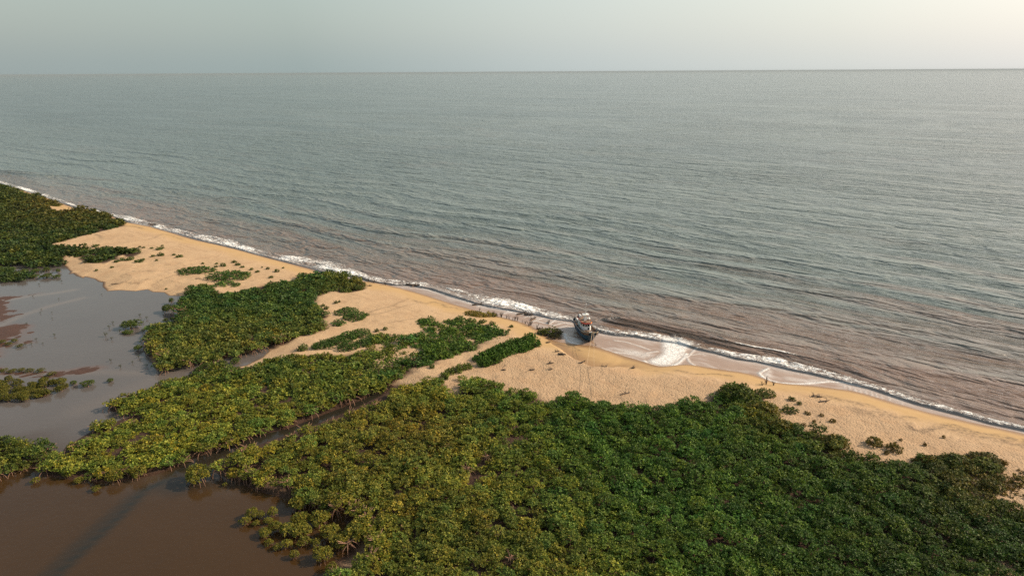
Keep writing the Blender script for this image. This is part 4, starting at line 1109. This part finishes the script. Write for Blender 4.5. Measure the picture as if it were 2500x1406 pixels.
# drowned leafy bush lying in the wash beside the boat
def drowned():
    X, Yw = U((1347, 820)); e = empty('drowned_bush', (X, Yw, 0), 0.3)
    for dx, dy, r, h, cl in ((0, 1.5, 3.0, 2.2, (.75, .75, .8)), (-2.4, 2.0, 2.0, 1.8, (.75, .75, .75)), (1.9, .6, 2.0, 1.6, (.55, .5, .6)), (.3, -2.0, 2.0, 1.2, (.30, .26, .35))):
        l = new_obj('leaves', V_CROWN[int(abs(dx) * 3) % 9], e); l.location = (dx, dy, .35); l.scale = (r, r * .8, h); l.color = (*cl, 1)
    g = random.Random(4); P = []
    for i in range(34):
        a = g.uniform(0, 2 * pi); l = g.uniform(2, 4.0)
        P.append(tube([(0, 0, .1), (cos(a) * l * .5, sin(a) * l * .5, g.uniform(.5, 1.6)), (cos(a) * l, sin(a) * l, g.uniform(.0, 2.2))], .09, .03))
    V, F = join(P); new_obj('branches', np_mesh('branches', V, F, [MD]), e)
    tag(e, 'large half-bare bush toppled into the swash just left of the boat', 'bush')
drowned()

# ------------------------------------------------------------------ the boat
MHULL, nt, b = mat('hull_paint')
tcx = node(nt, 'ShaderNodeTexCoord'); sp = node(nt, 'ShaderNodeSeparateXYZ'); nt.links.new(tcx.outputs['Object'], sp.inputs[0])
blue = mixc(nt, noise(nt, 0.7, 5, .65), (0.004, 0.040, 0.085), (0.010, 0.072, 0.145))
blue = mixc(nt, mrange(nt, noise(nt, 1.6, 7, .8), .60, .72), blue, (0.12, 0.06, 0.035))
boot = mixc(nt, noise(nt, 1.5, 5), (0.012, 0.014, 0.016), (0.05, 0.028, 0.02))
zz = mth(nt, 'ADD', sp.outputs['Z'], mth(nt, 'MULTIPLY', noise(nt, 2.0, 4), .12))
nt.links.new(mixc(nt, mrange(nt, zz, .78, .86), boot, blue), b.inputs['Base Color']); b.inputs['Roughness'].default_value = .42
MWHITE = plain('white_boat_paint', (.82, .82, .80), .45, var=.08, sc=1.2, dirt=(.40, .22, .12), dirt_lo=.68)
MDECK = plain('worn_deck', (.30, .19, .12), .8, var=.55, sc=1.4, dirt=(.10, .07, .055), dirt_lo=.52)
MDK2 = plain('dark_worn_deck', (.17, .105, .07), .8, var=.5, sc=1.4)
MRED = plain('red_paint', (.55, .025, .02), .5, var=.3)
MORG = plain('orange_paint', (.75, .25, .07), .5, var=.25)
MGLASS = plain('dark_window_glass', (.012, .012, .014), .12, var=.2)
MCREAM = plain('cream_rail_paint', (.52, .43, .28), .6, var=.3)
MMINT = plain('pale_green_paint', (.42, .55, .50), .55, var=.15)
MBLACK = plain('black_rubber', (.02, .02, .02), .8, var=.3)
MROPE = plain('rope_fibre', (.72, .52, .32), .9, var=.2)
MSTEEL = plain('grey_steel', (.42, .42, .41), .5, var=.25, dirt=(.25, .12, .06), dirt_lo=.6)

def bm_obj(name, bm, m, parent=None, smooth=False, bevel=0):
    me = bpy.data.meshes.new(name); bmesh.ops.recalc_face_normals(bm, faces=bm.faces)
    if bevel: bmesh.ops.bevel(bm, geom=list(bm.edges), offset=bevel, segments=2, affect='EDGES')
    bm.to_mesh(me); bm.free(); me.materials.append(m)
    for p in me.polygons: p.use_smooth = smooth
    return new_obj(name, me, parent)
def bx(bm, x0, x1, y0, y1, z0, z1, taper=0.0):
    t = taper
    v = [bm.verts.new(p) for p in ((x0, y0, z0), (x1, y0, z0), (x1, y1, z0), (x0, y1, z0), (x0 + t, y0 + t, z1), (x1 - t, y0 + t, z1), (x1 - t, y1 - t, z1), (x0 + t, y1 - t, z1))]
    for f in ((3, 2, 1, 0), (4, 5, 6, 7), (0, 1, 5, 4), (1, 2, 6, 5), (2, 3, 7, 6), (3, 0, 4, 7)): bm.faces.new([v[i] for i in f])
def box_obj(name, m, parent, dims, taper=0.0, bevel=.02):
    bm = bmesh.new(); bx(bm, *dims, taper); return bm_obj(name, bm, m, parent, bevel=bevel)
def prism(bm, pts, z0, z1, sc=1.0):
    lo = [bm.verts.new((x, y, z0)) for x, y in pts]; hi = [bm.verts.new((x * sc, y * sc, z1)) for x, y in pts]
    bm.faces.new(lo[::-1]); bm.faces.new(hi)
    for i in range(len(pts)):
        j = (i + 1) % len(pts); bm.faces.new((lo[i], lo[j], hi[j], hi[i]))
def tubes_obj(name, m, parent, lines, r=.03, sides=6):
    V, F = None, None
    P = [tube(l, r, r, 4) for l in lines]
    V, F = join(P); return new_obj(name, np_mesh(name, V, F, [m]), parent)
def cyl(name, m, parent, r, depth, loc, rot=(0, 0, 0), seg=20, r2=None):
    bm = bmesh.new(); bmesh.ops.create_cone(bm, cap_ends=True, segments=seg, radius1=r, radius2=r if r2 is None else r2, depth=depth)
    o = bm_obj(name, bm, m, parent); o.location = loc; o.rotation_euler = rot; return o

def boat():
    bow = np.array(U((1447, 815), 3.6)); st = np.array(U((1399, 779), 2.9))
    h0 = np.array([.17, -.985]); prt = np.array([.985, .17])
    stc = st + prt * 1.9
    L = np.linalg.norm(bow - stc); hd = (bow - stc) / L; c = (bow + stc) / 2
    e = empty('fishing_boat', (c[0], c[1], -0.25), math.atan2(hd[1], hd[0]))
    e.rotation_euler = (R(-1.5), R(0.8), math.atan2(hd[1], hd[0]))
    tag(e, 'blue-hulled fishing boat with white wheelhouse and red roof trim, grounded bow-first on the beach', 'boat')
    X = np.linspace(-8, 8, 33)
    def hb(x):
        if x < 3: return 2.15 + .42 * (1 - ((x - 0) / 8.0) ** 2) - (.25 if x < -7 else 0) * ((-x - 7))
        t = (x - 3) / 5.0; return (2.15 + .42 * (1 - (3 / 8) ** 2)) * math.sqrt(max(0, 1 - t ** 3.0))
    def dz(x): return 2.45 + .012 * (x + 1.5) ** 2 * (1.0 if x > -1.5 else .7)
    def top(x): return dz(x) + .62 + .25 * max(0, (x - 3) / 5)
    prof = [(0, 0), (.30, .03), (.62, .14), (.82, .30), (.92, .50), (.97, .74), (1.0, 1.0)]
    bm = bmesh.new(); rows = []
    for x in X:
        T = top(x); f = max(0, (x - 1) / 7.0)
        row = []
        for side in (-1, 1):
            r = []
            for (a, q) in prof:
                # the stem rakes forward: low points of the fore sections sit further aft and closer to the keel
                zq = q * T
                xx = x - 2.9 * (f ** 2.2) * (1 - q) ** 1.2
                aa = a * (1 - .72 * (f ** 1.4) * (1 - q))
                rise = .55 * max(0, (-x - 5) / 3) * (1 - q)
                r.append(bm.verts.new((xx, side * max(hb(x), .05) * aa, zq + rise)))
            row.append(r)
        rows.append(row)
    for i in range(len(X) - 1):
        for s_ in (0, 1):
            for j in range(len(prof) - 1):
                a, b_, c_, d = rows[i][s_][j], rows[i + 1][s_][j], rows[i + 1][s_][j + 1], rows[i][s_][j + 1]
                bm.faces.new((a, b_, c_, d) if s_ == 0 else (d, c_, b_, a))
    r0 = rows[0]; bm.faces.new(r0[0] + r0[1][::-1])
    bmesh.ops.remove_doubles(bm, verts=bm.verts, dist=.004)
    hull = bm_obj('hull', bm, MHULL, e, smooth=False)
    for p in hull.data.polygons: p.use_smooth = p.area < 3
    # inner bulwark and deck
    bm = bmesh.new(); Lr = []
    for x in X[1:-1]:
        w_ = max(hb(x) - .10, .02)
        Lr.append((bm.verts.new((x, -w_, dz(x))), bm.verts.new((x, w_, dz(x)))))
    for i in range(len(Lr) - 1): bm.faces.new((Lr[i][0], Lr[i + 1][0], Lr[i + 1][1], Lr[i][1]))
    bm_obj('deck', bm, MDK2, e)
    bm = bmesh.new()
    for s_ in (-1, 1):
        pr = None
        for x in X[:-1]:
            w_ = max(hb(x) - .06, .02); q = (bm.verts.new((x - .03, s_ * w_, dz(x))), bm.verts.new((x - .03, s_ * (w_), top(x) - .01)))
            if pr: bm.faces.new((pr[0], q[0], q[1], pr[1]))
            pr = q
    bm_obj('bulwark_lining', bm, MDK2, e)
    rail = [(x, s_ * hb(x), top(x) + .03) for s_ in (-1,) for x in X] + [(x, hb(x), top(x) + .03) for x in X[::-1]]
    fine = [p for p in rail if p[0] > 2.4]; aft = [[p for p in rail if p[0] <= 2.9 and p[1] < 0], [p for p in rail if p[0] <= 2.9 and p[1] > 0]]
    tubes_obj('rail_cap', MCREAM, e, [fine], r=.075)
    tubes_obj('side_rail', MSTEEL, e, [[(p[0], p[1], p[2]) for p in a] for a in aft] + [[(-8, -1.9, top(-8)), (-8, 1.9, top(-8))]], r=.06)
    tubes_obj('rubbing_strake', MBLACK, e, [[(x, s_ * (hb(x) + .03), dz(x) - .1) for x in X[:-1]] for s_ in (-1, 1)], r=.06)
    # wheelhouse
    z0 = dz(0) - .02
    plan = [(-4.2, -1.45), (.9, -1.45), (1.65, -.85), (1.65, .85), (.9, 1.45), (-4.2, 1.45)]
    bm = bmesh.new(); prism(bm, plan, z0, z0 + 2.55, .985)
    wh = bm_obj('wheelhouse', bm, MWHITE, e)
    zt = z0 + 2.55
    rf = [(-4.6, -1.62), (1.0, -1.62), (1.95, -.95), (1.95, .95), (1.0, 1.62), (-4.6, 1.62)]
    bm = bmesh.new(); prism(bm, rf, zt, zt + .10); roof = bm_obj('roof', bm, MDECK, wh)
    def band(name, m, a, b_, z, h, th=.06):
        a = Vector(a); b_ = Vector(b_); d = (b_ - a).normalized(); n_ = Vector((d.y, -d.x))
        bm = bmesh.new(); v = []
        for zz_ in (z, z + h):
            for p in (a, b_, b_ + n_ * th, a + n_ * th): v.append(bm.verts.new((p.x, p.y, zz_)))
        for f in ((3, 2, 1, 0), (4, 5, 6, 7), (0, 1, 5, 4), (1, 2, 6, 5), (2, 3, 7, 6), (3, 0, 4, 7)): bm.faces.new([v[i] for i in f])
        return bm_obj(name, bm, m, wh)
    band('roof_trim', MRED, rf[1], rf[2], zt - .12, .42); band('roof_trim', MRED, rf[2], rf[3], zt - .12, .42)
    band('roof_trim', MORG, rf[3], rf[4], zt - .12, .42)['label'] = 'orange trim at the image-right corner of the roof'
    band('roof_trim', MRED, rf[0], rf[1], zt - .06, .26); band('roof_trim', MORG, rf[4], rf[5], zt - .06, .26)
    def win(a, b_, t0, t1, z, h, name='window', m=None):
        a = Vector(a); b_ = Vector(b_); return band(name, m or MGLASS, a.lerp(b_, t0), a.lerp(b_, t1), z, h, .035)
    zw = z0 + 1.55
    win(plan[2], plan[3], .06, .94, zw - .02, .70, 'window_frame', MWHITE)
    win(plan[2], plan[3], .09, .40, zw, .66).location.x = .04; win(plan[2], plan[3], .50, .93, zw, .66).location.x = .04
    win(plan[1], plan[2], .14, .88, zw, .66); win(plan[3], plan[4], .2, .8, zw + .1, .50)
    for t in (.62, .74, .86): win(plan[0], plan[1], t, t + .09, zw + .05, .55)
    for t in (.08, .22, .42): win(plan[4], plan[5], t, t + .09, zw + .05, .55)
    win(plan[2], plan[3], .62, .92, z0 + .40, .72, 'hatch'); win(plan[2], plan[3], .06, .46, z0 + .14, .22, 'locker', MBLACK)
    win(plan[0], plan[1], .30, .44, z0 + .05, 1.9, 'door', MMINT); win(plan[4], plan[5], .6, .74, z0 + .05, 1.9, 'door', MMINT)
    win(plan[5], plan[0], .35, .65, z0 + .05, 1.9, 'door', MMINT)
    # steering mast with canopy plate and antenna pole
    bm = bmesh.new(); prism(bm, [(-.75, -.5), (.35, -.42), (.35, .42), (-.75, .5)], zt + .1, zt + 2.05, .72)
    mp = bm_obj('mast_house', bm, MWHITE, e); mp.location = (-1.0, 0.05, 0)
    box_obj('canopy_plate', MWHITE, mp, (-.85, .65, -1.0, 1.0, zt + 2.05, zt + 2.13))
    tubes_obj('canopy_post', MSTEEL, mp, [[(-.7, s_ * .9, zt + .1), (-.7, s_ * .9, zt + 2.05)] for s_ in (-1, 1)] , r=.04)
    tubes_obj('mast_pole', MWHITE, mp, [[(-.2, 0, zt + 2.1), (-.2, 0, zt + 5.9)]], r=.09)
    tubes_obj('mast_spar', MWHITE, mp, [[(-.2, -.55, zt + 3.1), (-.2, .45, zt + 3.1)], [(-.2, -.55, zt + 3.1), (-.2, -.55, zt + 4.3)], [(-.2, -.25, zt + 5.55), (-.2, .35, zt + 5.45)], [(-.6, .1, zt + 2.1), (-.2, 0, zt + 3.4)], [(.2, .1, zt + 2.1), (-.2, 0, zt + 3.2)]], r=.055)
    box_obj('radar_scanner', MSTEEL, mp, (-.3, -.1, -.6, .6, zt + 2.42, zt + 2.54))
    cyl('radar_drum', MWHITE, mp, .22, .3, (-.2, 0, zt + 2.28))
    bm = bmesh.new(); bmesh.ops.create_uvsphere(bm, u_segments=20, v_segments=12, radius=.42)
    d_ = bm_obj('antenna_dome', bm, MWHITE, wh, smooth=True); d_.location = (-.9, 1.15, zt + .62); d_.scale = (1, 1, 1.15)
    cyl('life_raft', MWHITE, wh, .42, 1.15, (-3.6, -.95, zt + .65), (0, R(90), 0)); box_obj('raft_cradle', MSTEEL, wh, (-4.1, -3.1, -1.25, -.65, zt + .10, zt + .30))
    box_obj('roof_box', MBLACK, wh, (-4.3, -4.0, -1.5, -.4, zt + .10, zt + .95))
    box_obj('roof_locker', MWHITE, wh, (-2.2, -1.4, .95, 1.5, zt + .10, zt + .55)); box_obj('roof_vent', MORG, wh, (-2.9, -2.5, .2, .6, zt + .10, zt + .5))
    box_obj('solar_panel', MGLASS, wh, (.2, 1.1, -.9, -.1, zt + .11, zt + .16))
    # rails round the roof
    tubes_obj('roof_railing', MSTEEL, wh, [[(-4.5, s_ * 1.55, zt + .75), (-1.6, s_ * 1.55, zt + .75)] for s_ in (-1, 1)] + [[(x, s_ * 1.55, zt + .05), (x, s_ * 1.55, zt + .75)] for x in (-4.5, -3.5, -2.5, -1.6) for s_ in (-1, 1)], r=.025)
    # foredeck gear
    zf = dz(5)
    wl_ = cyl('anchor_winch', MSTEEL, e, .3, 1.0, (5.2, 0, zf + .42), (R(90), 0, 0)); box_obj('winch_bed', MBLACK, wl_, (-.35, .35, -.3, -.1, -.6, .6))
    for y in (-.5, .5): cyl('bollard', MBLACK, e, .13, .55, (6.3, y, dz(6.3) + .27))
    box_obj('deck_hatch', MDECK, e, (2.6, 3.7, -.6, .6, dz(3) + .01, dz(3) + .38), bevel=.03)
    for i, (x, y, m) in enumerate(((3.6, -1.5, MBLACK), (2.6, -1.7, MBLACK), (1.2, -1.85, MDECK), (.2, -1.85, MBLACK), (4.4, 1.2, MDECK), (4.0, -.9, MBLACK))):
        o = cyl('rope_coil', m, e, .34, .22, (x, y, dz(x) + .13), seg=14)
    # aft deck gear: gantry, drum, tyres
    za = dz(-6)
    tubes_obj('stern_gantry', MWHITE, e, [[(-7.0, -1.5, za), (-7.0, -1.4, za + 1.9), (-7.0, 1.4, za + 1.9), (-7.0, 1.5, za)], [(-5.6, -1.5, za), (-7.0, -1.4, za + 1.9)], [(-5.6, 1.5, za), (-7.0, 1.4, za + 1.9)]], r=.08)
    nd = cyl('net_drum', MWHITE, e, .55, 1.5, (-6.1, -.6, za + .85), (R(90), 0, 0)); box_obj('drum_frame', MSTEEL, nd, (-.3, .3, -.9, -.5, -.8, .8))
    for x, y, z_ in ((-6.9, -1.55, za + 1.2), (-5.2, -1.2, za + .25)):
        bm = bmesh.new(); N1, N2 = 18, 8
        g = [[bm.verts.new(((.36 + .13 * cos(b_)) * cos(a), .13 * sin(b_), (.36 + .13 * cos(b_)) * sin(a))) for b_ in np.arange(N2) / N2 * 2 * pi] for a in np.arange(N1) / N1 * 2 * pi]
        for i in range(N1):
            for j in range(N2): bm.faces.new((g[i][j], g[(i + 1) % N1][j], g[(i + 1) % N1][(j + 1) % N2], g[i][(j + 1) % N2]))
        o = bm_obj('tyre_fender', bm, MBLACK, e, smooth=True); o.location = (x, y, z_)
    box_obj('fish_bin', MORG, e, (-5.4, -4.7, -.7, .1, za, za + .45)); box_obj('fish_bin', MRED, e, (-6.4, -5.6, .4, 1.2, za, za + .5))
    box_obj('aft_locker', MWHITE, e, (-7.7, -7.0, -1.2, -.2, za + .05, za + .7))
    # ladder-like rigging from the mast to the bow
    tubes_obj('fore_stay', MSTEEL, e, [[(-1.2, 0, zt + 4.8), (7.3, 0, top(7.3))], [(-1.2, 0, zt + 4.8), (-7.0, 0, za + 1.9)]], r=.012)
    bpy.context.view_layer.update()
    tip = e.matrix_world @ Vector((7.7, -.25, top(7.7) + .02)); tip2 = e.matrix_world @ Vector((7.75, .2, top(7.7) + .02))
    def rope(a, b_, sag, label, n=24):
        pts = []
        for i in range(n + 1):
            t = i / n; p = a.lerp(b_, t); z_ = p.z - sag * 4 * t * (1 - t) * (1.0)
            pts.append((p.x, p.y, max(z_, gz(p.x, p.y) + .05)))
        V, F = tube(pts, .04, .04); o = new_obj('mooring_rope', np_mesh('mooring_rope', V, F, [MROPE])); tag(o, label, 'rope')
    for (a, px, py, lb) in ((tip, 1421, 956, 'pale mooring rope from the bow to the trees, left one of the pair'), (tip2, 1451, 966, 'pale mooring rope from the bow to the trees, right one of the pair')):
        x, y = U((px, py), 1.7); rope(a, Vector((x, y, 1.7)), .12, lb)
boat()
sx_, sy_ = U((1453, 843))
V, F = join([tube([(0, 0, -.2), (.05, 0, .9)], .08, .07), tube([(0, 0, .05), (.5, .1, .12)], .07, .05)])
o = new_obj('wooden_stake', np_mesh('wooden_stake', V, F, [MD])); o.location = (sx_, sy_, max(gz(sx_, sy_), 0)); tag(o, 'short dark stake in the wet sand just in front of the boat', 'stake')

# ------------------------------------------------------------------ haze
def haze():
    m = bpy.data.materials.new('haze'); m.use_nodes = True; nt = m.node_tree; nt.nodes.clear()
    v = nt.nodes.new('ShaderNodeVolumePrincipled'); v.inputs['Density'].default_value = 1.8e-5; v.inputs['Color'].default_value = (.40, .45, .47, 1); v.inputs['Anisotropy'].default_value = 0.0
    ou = nt.nodes.new('ShaderNodeOutputMaterial'); nt.links.new(v.outputs[0], ou.inputs['Volume'])
    bm = bmesh.new(); bx(bm, -95000, 95000, -95000, 95000, -6, 86)
    o = bm_obj('haze', bm, m); tag(o, 'thin pale sea haze', None, None, 'stuff')
haze()
